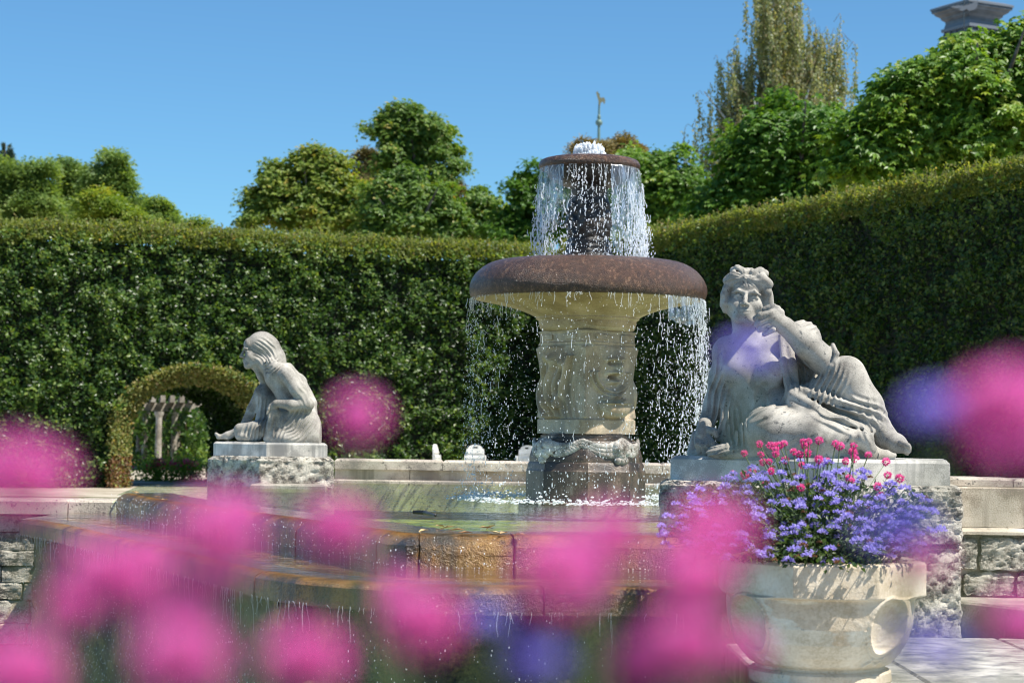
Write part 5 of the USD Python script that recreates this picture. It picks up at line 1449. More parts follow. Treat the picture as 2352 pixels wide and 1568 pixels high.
def scarf(S, L, R, s):
    S.ell(L(0, -0.1, 0.045), s * np.array([0.09, 0.105, 0.098]), R, 0.02)
    S.chain([L(0, -0.16, 0.02), L(0, -0.19, -0.06), L(0, -0.2, -0.13)], s * np.array([0.075, 0.075, 0.08]), k=0.04)
    S.chain([L(0.075, -0.03, 0.08), L(0.083, -0.06, 0.0), L(0.07, -0.1, -0.1)], s * np.array([0.015, 0.018, 0.02]), k=0.02)
    S.chain([L(0.066, -0.062, 0.012), L(0.068, -0.058, -0.02)], s * 0.014, k=0.006)


head(S, Ll(571, 806), (-0.97, -0.22, -0.05), (-0.06, 0, 1.0), 1.28, scarf)
S.chain([Ll(603, 832, 0.02), Ll(628, 858, 0.02)], [0.062, 0.075], k=0.04)
S.chain([Ll(640, 868, 0.0), Ll(672, 905, 0.02), Ll(690, 950, 0.05)], [0.125, 0.135, 0.16], k=0.06)
S.cap(Ll(655, 862, -0.13), Ll(650, 868, 0.2), 0.075, 0.07, k=0.05)
S.chain([Ll(659, 860, -0.16), Ll(684, 896, -0.2), Ll(706, 928, -0.19)], [0.075, 0.066, 0.052], k=0.03)
S.chain([Ll(708, 930, -0.19), Ll(670, 930, -0.24), Ll(636, 926, -0.25)], [0.052, 0.05, 0.033], k=0.03)
S.chain([Ll(632, 928, -0.25), Ll(620, 938, -0.24)], [0.034, 0.03], k=0.02)
for i in range(4):
    S.chain([Ll(619 + 2 * i, 938, -0.27 + 0.02 * i), Ll(615 + 2 * i, 948, -0.27 + 0.02 * i), Ll(617 + 2 * i, 956, -0.26 + 0.02 * i)], [0.013, 0.012, 0.01], k=0.006)
# other arm up to the chin
S.chain([Ll(612, 890, 0.12), Ll(600, 862, 0.06), Ll(588, 846, 0.02)], [0.045, 0.035, 0.03], k=0.03)
# scarf ends over the shoulder
S.chain([Ll(622, 832, -0.06), Ll(634, 848, -0.1), Ll(628, 860, -0.12)], [0.05, 0.05, 0.03], k=0.04)
S.chain([Ll(640, 842, -0.08), Ll(662, 845, 0.05), Ll(690, 875, 0.12), Ll(716, 925, 0.08)], [0.035, 0.04, 0.05, 0.05], k=0.04)
# seat and lap under cloth
S.chain([Ll(645, 972, -0.12), Ll(700, 972, -0.08)], [0.13, 0.145], k=0.06)
S.chain([Ll(642, 1000, -0.14), Ll(712, 1000, -0.08)], [0.115, 0.14], k=0.05)
S.ell(Ll(676, 1008, 0.0), (0.24, 0.3, 0.12), k=0.05)
S.chain([Ll(633, 950, -0.22), Ll(622, 985, -0.2), Ll(612, 1008, -0.18)], [0.05, 0.04, 0.03], k=0.03)
# raised far knee, folded near leg, bare feet
S.chain([Ll(670, 965, 0.15), Ll(603, 902, 0.06)], [0.11, 0.068], k=0.04)
S.chain([Ll(601, 902, 0.06), Ll(580, 940, 0.04), Ll(556, 985, 0.02)], [0.068, 0.05, 0.036], k=0.03)
S.chain([Ll(608, 915, 0.02), Ll(604, 960, 0.0), Ll(596, 990, -0.02)], [0.06, 0.06, 0.06], k=0.05)
S.chain([Ll(640, 985, -0.05), Ll(590, 985, -0.12), Ll(551, 986, -0.1)], [0.1, 0.07, 0.058], k=0.05)
S.ell(Ll(575, 1003, -0.06), (0.14, 0.14, 0.06), k=0.04)
S.chain([Ll(546, 990, -0.02), Ll(524, 1000, -0.03), Ll(502, 1004, -0.04)], [0.04, 0.034, 0.022], k=0.03)
S.cap(Ll(503, 1002, -0.05), Ll(496, 996, -0.05), 0.02, 0.015, k=0.012)
folds(S, [((688, 978), (42, 42), (0, 1), 9, 0.016, (628, 925, 1.0)), ((608, 805), (30, 36), (0, 1), 8, 0.012, (570, 850, 1.0)), ((628, 842), (26, 24), (0.6, 1), 7, 0.012, None),
          ((604, 950), (22, 48), (1, 0.2), 9, 0.014, None), ((585, 992), (40, 22), (1, 0.3), 10, 0.012, None), ((640, 985), (22, 32), (1, 0.35), 9, 0.011, None), ((700, 890), (22, 50), (1, -0.6), 9, 0.006, None)], 0.06)
S.d = np.maximum(S.d, ((ZT2 - 0.012) - S.ax[2])[None, None, :].astype(np.float32))
S.d[[0, -1]] = 1; S.d[:, [0, -1]] = 1; S.d[:, :, [0, -1]] = 1
ls_ = thing('stone_statue', 'pale stone statue of a veiled woman seated in profile facing left', 'statue')
obj('figure', S.mesh(), 'statue_stone_far', ls_, smooth=True)
zb2 = ZT2 - 0.132
footing('plinth', ls_, [xy(490, 1030, 18.72), xy(612, 1030, 18.3), xy(752, 1030, 18.36), xy(746, 1030, 19.2), xy(520, 1030, 19.5)], ZT2, zb2 + 0.002, 'plinth_stone', 0.018, 0.04, 0.004, 9, 14)
footing('rough_block', ls_, [xy(477, 1080, 18.6), xy(596, 1080, 18.02), xy(767, 1080, 18.1), xy(756, 1080, 19.6), xy(500, 1080, 19.9)], zb2, 0.3, 'rough_stone', 0.03, 0.03, 0.02, 12, 16, pits=0.02, smooth=60)
footing('ledge', ls_, [xy(575, 1112, 17.75), xy(746, 1112, 17.7), xy(750, 1112, 18.1), xy(590, 1112, 18.1)], 0.618, 0.55, 'damp_side', 0.012, 0.06, 0.004, 6, 17)

# ------------------------------------------------------------------ flower pots
rg = np.random.default_rng(31)


def make_pot(th, size=1.0):
    obj = lambda n_, m_, *a_, **k_: globals()['obj'](n_, (arr(m_)[0] * size, arr(m_)[1]), *a_, **k_)
    NAp, NZp = 320, 130
    A = np.arange(NAp) * 2 * np.pi / NAp
    oc = 1.0 / np.maximum.reduce([np.cos(A + math.pi / 2 - k * math.pi / 4) for k in range(8)]) * 0.955
    z = np.concatenate([np.linspace(0.075, 0.385, 90), np.linspace(0.386, 0.545, NZp - 90)])
    body = np.interp(z, [0.075, 0.09, 0.13, 0.19, 0.26, 0.33, 0.372, 0.388, 0.395, 0.535, 0.545], [0.285, 0.315, 0.352, 0.39, 0.412, 0.418, 0.42, 0.43, 0.462, 0.462, 0.452])
    R = np.repeat(body[:, None], NAp, 1)
    Z = np.repeat(z[:, None], NAp, 1)
    wrim = np.clip((Z - 0.37) / 0.03, 0, 1)
    R = R * (1 + (oc[None] - 1) * wrim)
    for am in (-55, 35, 125, 215):
        da = np.mod(A - math.radians(-90 + am) + np.pi, 2 * np.pi) - np.pi
        u = da * 0.42
        w = np.exp(-(np.abs(da) / math.radians(21)) ** 4)[None] * np.clip((Z - 0.12) / 0.16, 0, 1) * (Z < 0.396)
        R = R + w * (0.462 * 0.99 - R) * np.clip(0.35 + 0.65 * (Z - 0.15) / 0.2, 0, 1)
        rr_ = np.sqrt((u[None] / 0.098) ** 2 + ((Z - 0.275) / 0.118) ** 2)
        R = R - 0.055 * np.sqrt(np.clip(1 - rr_ ** 2, 0, 1)) + 0.008 * np.exp(-((rr_ - 1.08) / 0.045) ** 2) + 0.006 * np.exp(-((rr_ - 1.28) / 0.03) ** 2) * (Z < 0.26)
        R = R + 0.016 * np.exp(-((Z - 0.118 + np.abs(np.abs(u[None]) - 0.035) * 0.6) / 0.012) ** 2) * (np.abs(u[None]) < 0.08)
    R = R + (meshkit.fbm(np.stack([np.cos(A)[None] * R * 9, np.sin(A)[None] * R * 9, Z * 9], -1), 4, 3) - 0.5) * 0.008
    V = np.stack([R * np.cos(A), R * np.sin(A), Z], -1).reshape(-1, 3)
    i, j = np.meshgrid(np.arange(NZp - 1), np.arange(NAp), indexing='ij'); k2 = (j + 1) % NAp
    q = np.stack([i * NAp + j, i * NAp + k2, (i + 1) * NAp + k2, (i + 1) * NAp + j], -1).reshape(-1, 4)
    obj('body', (V, np.vstack([q[:, [0, 1, 2]], q[:, [0, 2, 3]]])), 'pot_stone', th, smooth=True)
    lip = lathe([(0.452, 0.5445), (0.39, 0.546), (0.375, 0.53), (0.37, 0.45)], 160, shape=lambda a: 1 + (np.interp(a, A, oc) - 1) * 0.9)
    obj('lip', lip, 'pot_stone', th, smooth=30)
    obj('base_ring', rough(lathe([(0.0, 0.0), (0.312, 0.0), (0.318, 0.012), (0.316, 0.05), (0.305, 0.06), (0.29, 0.064), (0.286, 0.078), (0.0, 0.078)], 96), 0.03, 0.004, 14, 2), 'pot_stone', th, smooth=40)
    obj('soil', lathe([(0.0, 0.49), (0.2, 0.495), (0.376, 0.48)], 40), 'soil', th)


PY = 8.35
PC = at(1884, 1300, PY); PX = float(PC[0])
PK = 0.925
pot = thing('flower_pot', 'big cream stone flower pot with round leaf medallions, holding purple and pink flowers', 'flower pot', (PX, PY, 0.082))
make_pot(pot, PK)


def fuzzy_head(r, flat, n, sub=True, petal=0.5):
    """A flower head of many small bracts about a core; local, centred on the origin."""
    d = unit(rg.normal(0, 1, (n, 3))); d[:, 2] = np.abs(d[:, 2]) * (1 if flat else np.sign(rg.normal(0.35, 1, n)))
    sc = np.array([1, 1, 0.65 if flat else 0.92])
    p = d * r * 0.62 * sc
    al = unit(d + rg.normal(0, 0.25, (n, 3)))
    return leaves(p, unit(rg.normal(0, 1, (n, 3))), al, r * petal * (0.7 + 0.6 * rg.random(n)), r * petal * 0.62, rnd=np.clip(0.35 + 0.35 * d[:, 2] + rg.normal(0, 0.2, n), 0, 1))


# purple plant: heads across the dome seen in the photograph
dome_poly = Polygon([(1512, 1235), (1530, 1170), (1590, 1120), (1650, 1095), (1720, 1075), (1800, 1062), (1880, 1052), (1950, 1070), (2030, 1105), (2090, 1125), (2140, 1135), (2150, 1180), (2170, 1235), (2120, 1262), (2060, 1285), (1985, 1300), (1900, 1296), (1820, 1290), (1740, 1288), (1660, 1285), (1580, 1262), (1525, 1258)])


def pot_depth(px, py):
    """Distance of the dome of flowers at a spot of the picture: nearer towards its foot."""
    u = (px - 1850) / 340.0; v = np.clip((py - 1050) / 240.0, 0, 1)
    return PY + 0.26 - 0.74 * math.sqrt(v) * math.sqrt(max(0.05, 1 - u * u * 0.8)) + rg.normal(0, 0.08)


ag = thing('purple_flower_plant', 'dense purple ageratum flowers spilling out of the cream stone pot', 'flowering plant')
stems, lp, ln, la, seeds = [], [], [], [], []
heads = []
while len(heads) < 260:
    x, y = 1510 + 665 * rg.random(), 1045 + 260 * rg.random()
    if not dome_poly.contains(Point(x, y)) or rg.random() > 0.45 + 0.55 * meshkit.noise(np.array([[x / 45, y / 32, 1.0]]), 3)[0]:
        continue
    if 1880 < x < 2010 and y > 1255 and rg.random() < 0.8:
        continue
    heads.append((x, y))
variants = [fuzzy_head(1.0, True, 60, petal=0.62) for _ in range(5)]


def stem_to(p, pc, r=0.0022, wob=0.02):
    root = np.array([pc[0] + (p[0] - pc[0]) * 0.35 + rg.normal(0, 0.03), pc[1] + (p[1] - pc[1]) * 0.4 + rg.normal(0, 0.03), 0.53])
    hr_ = np.hypot(*(root[:2] - pc[:2]))
    if hr_ > 0.33:
        root[:2] = pc[:2] + (root[:2] - pc[:2]) * 0.33 / hr_
    mid = (root * 0.45 + p * 0.55) + [rg.normal(0, wob), rg.normal(0, wob), 0.05]
    return smooth_profile([root, mid, p], 4)


pc = np.array([PX, PY, 0.53])
for i, (x, y) in enumerate(heads):
    p = at(x, y, pot_depth(x, y))
    (v, f), r = variants[i % 5]
    rad = 0.0145 + 0.011 * rg.random()
    vv = rotz(v, 360 * rg.random()) * rad + p
    obj('flower_head', (vv, f), 'purple_petal', ag, rnd=r)
    c = stem_to(p, pc); stems.append(tube(c, 0.0022, 3, caps=False))
    m_ = 7
    t = rg.integers(2, len(c), m_)
    lp.append(c[t] + rg.normal(0, 0.008, (m_, 3))); la.append(rg.normal(0, 1, (m_, 3)) + [0, 0, 0.2]); ln.append(rg.normal(0, 0.5, (m_, 3)) + [0, 0, 1])
extra = [], []
for k in range(230):    # smaller and half hidden heads behind
    x, y = 1510 + 665 * rg.random(), 1050 + 255 * rg.random()
    if dome_poly.contains(Point(x, y)):
        p = at(x, y, pot_depth(x, y) + 0.05 + 0.16 * rg.random())
        (v, f), r = variants[k % 5]
        if k % 5 < 3:
            extra[0].append((v * (0.010 + 0.009 * rg.random()) + p, f)); extra[1].append(r)
        else:
            seeds.append((v * (0.010 + 0.006 * rg.random()) + p + [0, -0.1, 0], f, r))
        c = stem_to(p, pc); stems.append(tube(c, 0.002, 3, caps=False))
        t = rg.integers(2, len(c), 6)
        lp.append(c[t] + rg.normal(0, 0.01, (6, 3))); la.append(rg.normal(0, 1, (6, 3)) + [0, 0, 0.2]); ln.append(rg.normal(0, 0.5, (6, 3)) + [0, 0, 1])
obj('small_flower_heads', join(extra[0]), 'purple_petal', ag, rnd=np.concatenate(extra[1]), kind='stuff')
obj('faded_heads', join([(a, b_) for a, b_, _ in seeds]), 'seed_head', ag, rnd=np.concatenate([c_ for _, _, c_ in seeds]), kind='stuff')
obj('stems', join(stems), 'stem', ag, kind='stuff')
# leafy body, thickest in the middle over the rim
n = 1900
lx, ly, ok = [], [], 0
while ok < n:
    x, y = 1560 + 560 * rg.random(), 1110 + 200 * rg.random()
    if dome_poly.contains(Point(x, y)) or (1870 < x < 2010 and 1250 < y < 1312):
        lx.append(x); ly.append(y); ok += 1
P = np.array([at(x, y, pot_depth(x, y) + 0.04 + 0.2 * rg.random() - (0.1 if y > 1240 else 0)) for x, y in zip(lx, ly)])
lp.append(P); la.append(rg.normal(0, 1, P.shape)); ln.append(rg.normal(0, 0.5, P.shape) + [0, -0.2, 1])
lp, la, ln = map(np.concatenate, (lp, la, ln))
sz = 0.02 + 0.016 * rg.random(len(lp))
m, r = leaves(lp, ln, la, sz, sz * 0.6, rng=rg)
obj('foliage', m, 'plant_leaf', ag, rnd=r, kind='stuff')

pk = thing('pink_flower_plant', 'pink globe amaranth flowers on thin stems standing above the purple ones', 'flowering plant')
spots = [(745, 75), (828, 87), (858, 86), (935, 72), (900, 85), (627, 148), (755, 158), (820, 212), (870, 118), (870, 152), (945, 200), (1010, 135), (1055, 155), (1085, 60), (1125, 55), (1100, 92), (1118, 145), (1207, 47), (1335, 72), (1368, 92), (1475, 90), (1470, 140), (1485, 190), (1590, 158), (1415, 208), (1205, 195), (1270, 205), (1728, 212), (1740, 315), (1832, 340), (1660, 402), (1065, 412), (790, 390), (540, 305), (630, 318), (690, 285), (1690, 480), (1440, 340), (1460, 362), (1075, 240), (835, 285), (775, 215)]
stems = []
pv = [fuzzy_head(1.0, False, 110, petal=0.62) for _ in range(4)]
for i, (zx, zy) in enumerate(spots):
    x, y = (1620 + zx * 0.3146) * 0.9408, (1060 + zy * 0.3146) * 0.9408
    p = at(x, y, PY + 0.12 - 0.3 * max(0, (y - 1060) / 150) + rg.normal(0, 0.1))
    (v, f), r = pv[i % 4]
    obj('flower_head', (rotz(v, 360 * rg.random()) * (0.0135 + 0.005 * rg.random()) + p, f), 'pink_petal', pk, rnd=r)
    c = stem_to(p, pc, wob=0.01); stems.append(tube(c, [0.0024] * len(c), 4, caps=False))
obj('stems', join(stems), 'stem', pk, kind='stuff')

# the near pot under the camera's view and its tall flowers, far out of focus
POT2 = (0.02, 0.62)
pot2 = thing('flower_pot', 'second cream stone flower pot below the blurred foreground flowers', 'flower pot', (POT2[0], POT2[1], 0.0))
make_pot(pot2)
obj('pot_stand', box(-0.6, 0.62, 0.25, 1.4, LOW_Z, -0.003, 0.02), 'plinth_stone', label='stone block carrying the near flower pot', cat='stand')
gh = [fuzzy_head(1.0, False, 260, petal=0.5) for _ in range(3)]
vh = [fuzzy_head(1.0, True, 220, petal=0.6) for _ in range(2)]
FORE = [  # x, y in the photograph, distance, head radius, colour, words that single it out
    (560, 1160, .86, .0085, 'm', 'small one at the left over the pool rim'), (345, 1265, .86, .0095, 'm', 'small one between two larger at the left'), (900, 1345, .88, .0080, 'm', 'small one above a larger one in the middle'), (1545, 1290, .86, .0095, 'm', 'small one left of the purple plant'), (1365, 1335, .86, .0085, 'm', 'small one low beside a larger one'),
    (50, 1095, .74, .0165, 'm', 'at the left edge below the arch'), (822, 958, .86, .0125, 'm', 'alone over the hedge right of the seated statue'),
    (498, 1232, .74, .0165, 'm', 'left of the middle over the upper basin rim'), (258, 1322, .72, .0160, 'm', 'over the left side of the lower basin rim'), (775, 1215, .82, .0140, 'm', 'over the middle of the upper basin rim'),
    (1285, 1318, .74, .0165, 'm', 'below the fountain pedestal over the lower rim'), (1402, 1235, .80, .0140, 'm', 'just below the fountain pedestal'), (968, 1422, .74, .0165, 'm', 'over the dripping wall in the middle'),
    (425, 1402, .76, .0125, 'm', 'over the dripping wall at the left, upper one of two'), (418, 1512, .70, .0150, 'm', 'at the bottom over the dripping wall, below another'), (702, 1508, .74, .0145, 'm', 'at the bottom, left of the violet head'),
    (40, 1535, .70, .0165, 'm', 'in the lower left corner'), (1640, 1232, .76, .0165, 'm', 'in front of the purple plant, upper one of two'), (1590, 1330, .74, .0140, 'm', 'left of the cream pot rim'), (1575, 1478, .70, .0140, 'm', 'at the bottom left of the cream pot'),
    (1712, 1490, .84, .0095, 'm', 'small one in front of the cream pot'), (2318, 950, .72, .0190, 'm', 'largest one at the right edge beside a violet head'), (2345, 1432, .72, .0140, 'm', 'at the right edge over the stone step'), (2120, 1288, .84, .0095, 'm', 'small dark one right of the purple plant'),
    (1470, 1520, .78, .0120, 'm', 'at the bottom right of the violet head'), (150, 1400, .82, .0115, 'm', 'faint one at the far left over the rough wall'),
    (1718, 822, .84, .0125, 'v', 'over the chest of the reclining statue'), (2062, 1232, .74, .0155, 'v', 'in front of the right side of the purple plant'), (1232, 1525, .74, .0105, 'v', 'at the bottom in the middle'), (2155, 960, .76, .0140, 'v', 'at the right beside the largest pink head'),
    (2170, 1512, .74, .0150, 'v', 'in the lower right before the paving'), (1120, 1425, .84, .0085, 'v', 'small one right of a pink head over the dripping wall'), (2100, 1480, .8, .0100, 'v', 'small one in the lower right under the cream pot')]
for i, (x, y, Y, rad, kind_, where) in enumerate(FORE):
    p = at(x, y, Y * 0.72); rad = rad * 0.62
    name, colour = ('pink_flower', 'magenta pink globe') if kind_ == 'm' else ('violet_flower', 'pale violet tufted')
    t = thing(name, f'blurred {colour} flower {where}', 'flower', group='blurred flowers in the foreground')
    (v, f), r = (gh if kind_ == 'm' else vh)[i % 2]
    vv = rotz(v * (0.85 + 0.4 * np.random.default_rng(i).random(3)), 77 * i) * rad * (1.0 if kind_ == 'm' else 0.92) + p
    obj('flower_head', (vv, f), 'magenta_petal' if kind_ == 'm' else 'violet_petal', t, rnd=r)
    root = np.array([POT2[0] + (p[0] - POT2[0]) * 0.45, POT2[1] + (p[1] - POT2[1]) * 0.4, 0.47])
    c = smooth_profile([root, (root + p) / 2 + rg.normal(0, 0.01, 3), p - [0, 0, rad * 0.5]], 5)
    obj('stem', tube(c, 0.0017, 5), 'stem', t, smooth=True)
    for ci, ls__ in ((5, .055), (7, .045)):
        q = c[[ci]] - [0, 0, 0.02]
        m, r = leaves(q, rg.normal(0, 0.4, (1, 3)) + [0, 0, 1], rg.normal(0, 1, (1, 3)) * [1, 1, 0.3] + [0, 0, 0.5], ls__, 0.012, rng=rg)
        obj('leaf', m, 'plant_leaf', t, rnd=r)
# leaves and buds of the near plant just under and in the bottom of the view
n = 900
a = rg.random(n) * 6.283; rad = 0.26 * np.sqrt(rg.random(n))
P = np.c_[POT2[0] + rad * np.cos(a), POT2[1] + rad * np.sin(a), 0.5 + 0.36 * rg.random(n)]
m, r = leaves(P, rg.normal(0, 0.5, (n, 3)) + [0, 0, 1], rg.normal(0, 1, (n, 3)) + [0, 0, 0.4], 0.035 + 0.03 * rg.random(n), 0.013, rng=rg)
tag(obj('leafy_stems', m, 'plant_leaf', rnd=r), 'green leaves of the near flowers at the bottom of the view', 'foliage', kind='stuff')

# ------------------------------------------------------------------ garden beyond: seats, pergola, roses
YC = 37.5


def seat(px, turn, label):
    b = at(px, 1058, YC)
    t = thing('garden_chair', label, 'chair', (b[0], b[1], GARDEN_Z), 'white garden chairs before the hedge', rotz=turn)
    w, top = 0.17, 1.0
    a = np.linspace(0, np.pi, 13)
    out = Polygon([(-w, 0.42), (w, 0.42), (w, top - 0.09)] + [(w * math.cos(q) * 0.78, top - 0.07 + 0.07 * math.sin(q)) for q in a] + [(-w, top - 0.09)])
    hole = LineString([(-0.035, top - 0.055), (0.035, top - 0.055)]).buffer(0.016)
    m = trimesh.creation.extrude_polygon(out.difference(hole), 0.03, engine='earcut')
    v = np.asarray(m.vertices); v = np.c_[v[:, 0], 0.30 - v[:, 2] + 0.08 * (v[:, 1] - 0.42), v[:, 1]]
    obj('backrest', (v, np.asarray(m.faces)[:, ::-1]), 'white_paint', t)
    for s in (-1, 1):
        side = Polygon([(-0.25, 0.0), (-0.19, 0.0), (-0.15, 0.36), (0.2, 0.36), (0.25, 0), (0.31, 0), (0.30, 0.42), (0.33, 0.8), (0.27, 0.8), (0.23, 0.44), (-0.2, 0.44)])
        m = trimesh.creation.extrude_polygon(side, 0.025, engine='earcut'); v = np.asarray(m.vertices)
        obj('side_panel', (np.c_[s * (w + 0.022) + v[:, 2] - 0.0125, v[:, 0], v[:, 1]], np.asarray(m.faces)), 'white_paint', t)
    for k in range(5):
        obj('seat_slat', box(-w + 0.006, w - 0.006, -0.22 + k * 0.095, -0.14 + k * 0.095, 0.40, 0.425, 0.005), 'white_paint', t)
    for k in range(3):
        z = top - 0.17 - k * 0.09
        obj('back_batten', box(-w + 0.006, w - 0.006, 0.268 + 0.08 * (z - 0.42) - 0.012, 0.27 + 0.08 * (z - 0.42), z, z + 0.025), 'white_paint', t)
    return t


seat(1038, 78, 'white garden chair seen edge on, leftmost of those behind the pool wall')
seat(1094, 5, 'white garden chair with a slotted back seen squarely behind the pool wall')
seat(1192, -28, 'white garden chair turned sideways behind the pool wall beside the fountain pedestal')

pg = thing('pergola', 'pale stone pergola with slender columns seen through the hedge arch', 'pergola')
YP = 61


def col(px, Y, y0=945, y1=1118):
    c = at(px, 1100, Y); zt_ = at(px, y0, Y)[2]
    obj('column', lathe([(0.0, GARDEN_Z - 0.02), (0.14, GARDEN_Z - 0.02), (0.14, GARDEN_Z + 0.12), (0.105, GARDEN_Z + 0.16), (0.1, GARDEN_Z + 0.2), (0.088, zt_ - 0.2), (0.1, zt_ - 0.17), (0.1, zt_ - 0.14), (0.14, zt_ - 0.08), (0.14, zt_), (0, zt_)], 14, center=(c[0], c[1], 0)), 'pergola_stone', pg, smooth=40)
    return np.array([c[0], c[1], zt_])


cols = [col(331, 60), col(362, 58.5), col(371, 61.5), col(398, 60), col(405, 63), col(447, 61), col(318, 63), col(440, 64.5)]


def beam(a, b_, z, h, w):
    a, b_ = np.array(a[:2]), np.array(b_[:2]); d = (b_ - a) / np.linalg.norm(b_ - a); n_ = np.array([-d[1], d[0]]) * w / 2
    a, b_ = a - d * 0.5, b_ + d * 0.5
    obj('beam', prism([a - n_, b_ - n_, b_ + n_, a + n_], z, z + h, 0.01), 'pergola_stone', pg)


zb_ = float(np.mean([c[2] for c in cols]))
beam(at(300, 940, 60), at(470, 940, 61), zb_ + 0.004, 0.24, 0.26)
beam(at(300, 940, 63.5), at(470, 940, 64), zb_ + 0.008, 0.24, 0.26)
for k, px_ in enumerate((330, 352, 374, 396, 418, 440)):
    c0, c1 = at(px_, 930, 59.2), at(px_ - 4, 930, 65)
    beam(c0, c1, zb_ + 0.25, 0.2, 0.14)
# climbing plants on it and a green mass behind
gm = thing('climbing_plant', 'leafy green climber between the pergola columns behind the arch', 'climbing plant')
n = 9000
x = 296 + 180 * rg.random(n); y = 940 + 175 * rg.random(n) ** 0.9
dens = meshkit.fbm(np.c_[x / 26, y / 30, x * 0], 3, 6)
keep = dens > 0.42
P = np.array([at(a_, b_, 58.8 + 5.5 * c_) for a_, b_, c_ in zip(x[keep], y[keep], rg.random(keep.sum()))])
sz = 0.12 + 0.08 * rg.random(len(P))
m, r = leaves(P, rg.normal(0, 0.8, P.shape) + [0, -0.4, 0.6], rg.normal(0, 1, P.shape), sz, sz * 0.65, rnd=np.clip(dens[keep] * 1.6 - 0.4 + rg.normal(0, 0.2, keep.sum()), 0, 1))
obj('foliage', m, 'hedge_leaf', gm, rnd=r, kind='stuff')
obj('stems', join([tube([at(q, 1112, 60.5), at(q + 6, 1040, 60.5), at(q - 5, 960, 60.5)], 0.02, 4) for q in (325, 345, 380, 412, 430)]), 'twig', gm)
bh = thing('hedge', 'dark green hedge seen through the arch behind the pergola', 'hedge')
c0, c1 = at(150, 1000, 68), at(640, 1000, 68)
obj('branches', box(c0[0], c1[0], 68.4, 69.5, GARDEN_Z - 0.05, 3.6), 'hedge_inside', bh)
n = 9000
P = np.c_[c0[0] + (c1[0] - c0[0]) * rg.random(n), 68.4 - 0.5 * rg.random(n), GARDEN_Z + 3.9 * rg.random(n)]
sz = 0.14 + 0.1 * rg.random(n)
m, r = leaves(P, rg.normal(0, 0.6, P.shape) + [0.2, -0.8, 0.4], rg.normal(0, 1, P.shape), sz, sz * 0.65, rng=rg)
obj('foliage', m, 'hedge_leaf', bh, rnd=r, kind='stuff')
# roses in front of the pergola
for (px_, w_, lab) in ((355, 42, 'low rose bush with red and pink blooms left in the arch opening'), (428, 44, 'low rose bush with pink blooms right in the arch opening beside the statue base')):
    t = thing('rose_bush', lab, 'rose bush')
    c = at(px_, 1112, 47); n = 1500; W = w_ * 47 / F
    q = rg.normal(0, 1, (n, 3)) * [W * 0.55, 0.35, 0.16]
    P = np.array([c[0], c[1], GARDEN_Z + 0.24]) + q; P[:, 2] = np.maximum(P[:, 2], GARDEN_Z + 0.02)
    sz = 0.05 + 0.04 * rg.random(n)
    m, r = leaves(P, rg.normal(0, 0.5, P.shape) + [0, 0, 1], rg.normal(0, 1, P.shape), sz, sz * 0.7, rng=rg)
    obj('foliage', m, 'chestnut_leaf', t, rnd=r, kind='stuff')
    for k in range(11):
        bp = np.array([c[0] + W * rg.normal(0, 0.5), c[1] - 0.2 + rg.normal(0, 0.15), GARDEN_Z + 0.32 + 0.16 * rg.random()])
        (v, f), r = fuzzy_head(0.055 + 0.03 * rg.random(), False, 40, petal=0.8)
        obj('bloom', (v + bp, f), 'rose_petal', t, rnd=r)

# ------------------------------------------------------------------ roofs beyond the trees
tw = thing('tower', 'grey blue slate tower top with a moulded cornice behind the largest chestnut', 'tower')
YT = 78
tc = at(2232, 30, YT); TX, TY = tc[0], YT
kz = lambda y: float(at(2232, y + 20, YT)[2]); kr = lambda p: p * YT / F * 1.12
RT = 28


def four(prf, mat, name, smooth=False):
    v, f = lathe([(r * math.sqrt(2), z) for r, z in prf], 4)
    obj(name, (rotz(rotz(v, 45), RT) + [TX, TY, 0], f), mat, tw)


four([(0, GARDEN_Z), (kr(64), GARDEN_Z), (kr(60), kz(160)), (kr(48), kz(110)), (kr(42), kz(75)), (kr(39), kz(52))], 'slate', 'sloping_roof')
four([(kr(38), kz(53)), (kr(44), kz(53)), (kr(44), kz(46)), (kr(40), kz(45)), (kr(38), kz(36))], 'lead', 'lower_moulding')
four([(kr(37), kz(46.5)), (kr(38), kz(30)), (kr(44), kz(24)), (kr(45), kz(20)), (kr(52), kz(15)), (kr(54), kz(11)), (kr(58), kz(8)), (kr(58), kz(3))], 'slate', 'cornice')
four([(kr(57), kz(2.8)), (kr(60), kz(2.8)), (kr(60), kz(-2)), (kr(46), kz(-8)), (kr(10), kz(-13)), (0, kz(-13))], 'lead', 'cornice_cap')
for s in range(9):      # standing seams of the sloping roof on the lit side
    for side in range(4):
        a_ = (s - 4) / 4.4
        lo, hi = np.array([a_ * kr(60), -kr(60) - 0.02, kz(160)]), np.array([a_ * kr(39.5), -kr(39.5) - 0.02, kz(53)])
        m = tube([lo, hi], 0.035, 4)
        if s % 2 == 0:
            obj('seam', (rotz(m[0], RT + 90 * side) + [TX, TY, 0], m[1]), 'lead', tw)
for q in ((-0.5, 0), (0.1, 0.2), (-0.2, -0.4)):
    a = np.linspace(0, 5.5, 22); rad = 0.32 - 0.04 * a
    obj('iron_scroll', tube(np.c_[TX - 0.5 + q[0] + rad * np.cos(a), np.full(22, TY - 0.5 + q[1]), kz(-14) + 0.35 + rad * np.sin(a)], 0.035, 5), 'iron', tw)
vn = thing('weather_vane', 'thin iron weather vane with a pale figure in front of the slate tower', 'weather vane')
b = at(2214, 24, 74)
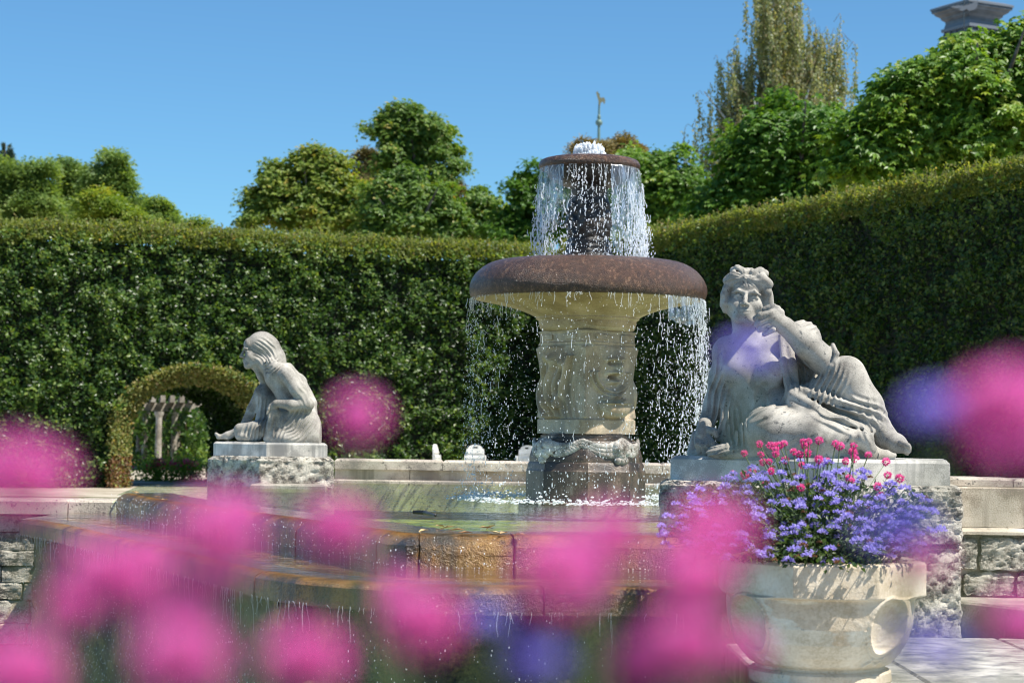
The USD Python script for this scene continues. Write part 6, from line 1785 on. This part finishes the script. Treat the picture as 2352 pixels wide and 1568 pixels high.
obj('rod', tube([[b[0], b[1], GARDEN_Z], [b[0], b[1], at(2214, -16, 74)[2]]], [0.05, 0.022], 6), 'iron', vn)
shape = Polygon([(-1.0, .02), (-.55, .1), (-.2, .06), (0.0, .14), (.3, .2), (.42, .42), (.5, .2), (.62, .46), (.58, .1), (.45, -.12), (.1, -.2), (-.05, -.08), (-.3, -.22), (-.5, -.16), (-.35, -.05), (-.7, -.06)])
m = trimesh.creation.extrude_polygon(shape.buffer(0.015), 0.03, engine='earcut'); v = np.asarray(m.vertices) * [0.62, 0.62, 1]
obj('vane', (np.c_[b[0] + 0.12 + v[:, 0], b[1] - 0.06 + v[:, 2], b[2] + 0.1 + v[:, 1]], np.asarray(m.faces)), 'lead', vn)

fi = thing('roof_finial', 'slim green copper finial with a ball and gilt cock standing above the trees', 'finial')
YQ = 90
fp = at(1376, 260, YQ); X_, Y_ = fp[0], fp[1]
fzq = lambda y: float(at(1376, y, YQ)[2])
obj('spire', lathe([(1.6, GARDEN_Z), (1.4, fzq(460)), (0.06, fzq(335))], 8, center=(X_, Y_, 0)), 'slate', fi)
obj('rod', tube([[X_, Y_, fzq(340)], [X_, Y_, fzq(262)], [X_, Y_, fzq(215)]], [0.075, 0.05, 0.025], 8), 'verdigris', fi, smooth=True)
obj('ball', ico(3, 0.16, (X_, Y_, fzq(282))), 'verdigris', fi, smooth=True)
obj('knob', ico(2, 0.085, (X_, Y_, fzq(270)), (1, 1, 1.8)), 'verdigris', fi, smooth=True)
shape = Polygon([(-.14, .55), (-.06, .2), (-.02, .0), (.02, -.3), (.06, -.05), (.16, .05), (.24, -.12), (.27, .1), (.2, .26), (.08, .22), (.0, .3), (-.08, .6)])
m = trimesh.creation.extrude_polygon(shape.buffer(0.01), 0.04, engine='earcut'); v = np.asarray(m.vertices)
obj('cock', (np.c_[X_ + v[:, 0] * 1.0, Y_ - 0.07 + v[:, 2], fzq(240) + 0.1 + v[:, 1] * 0.8], np.asarray(m.faces)), 'gilt', fi)
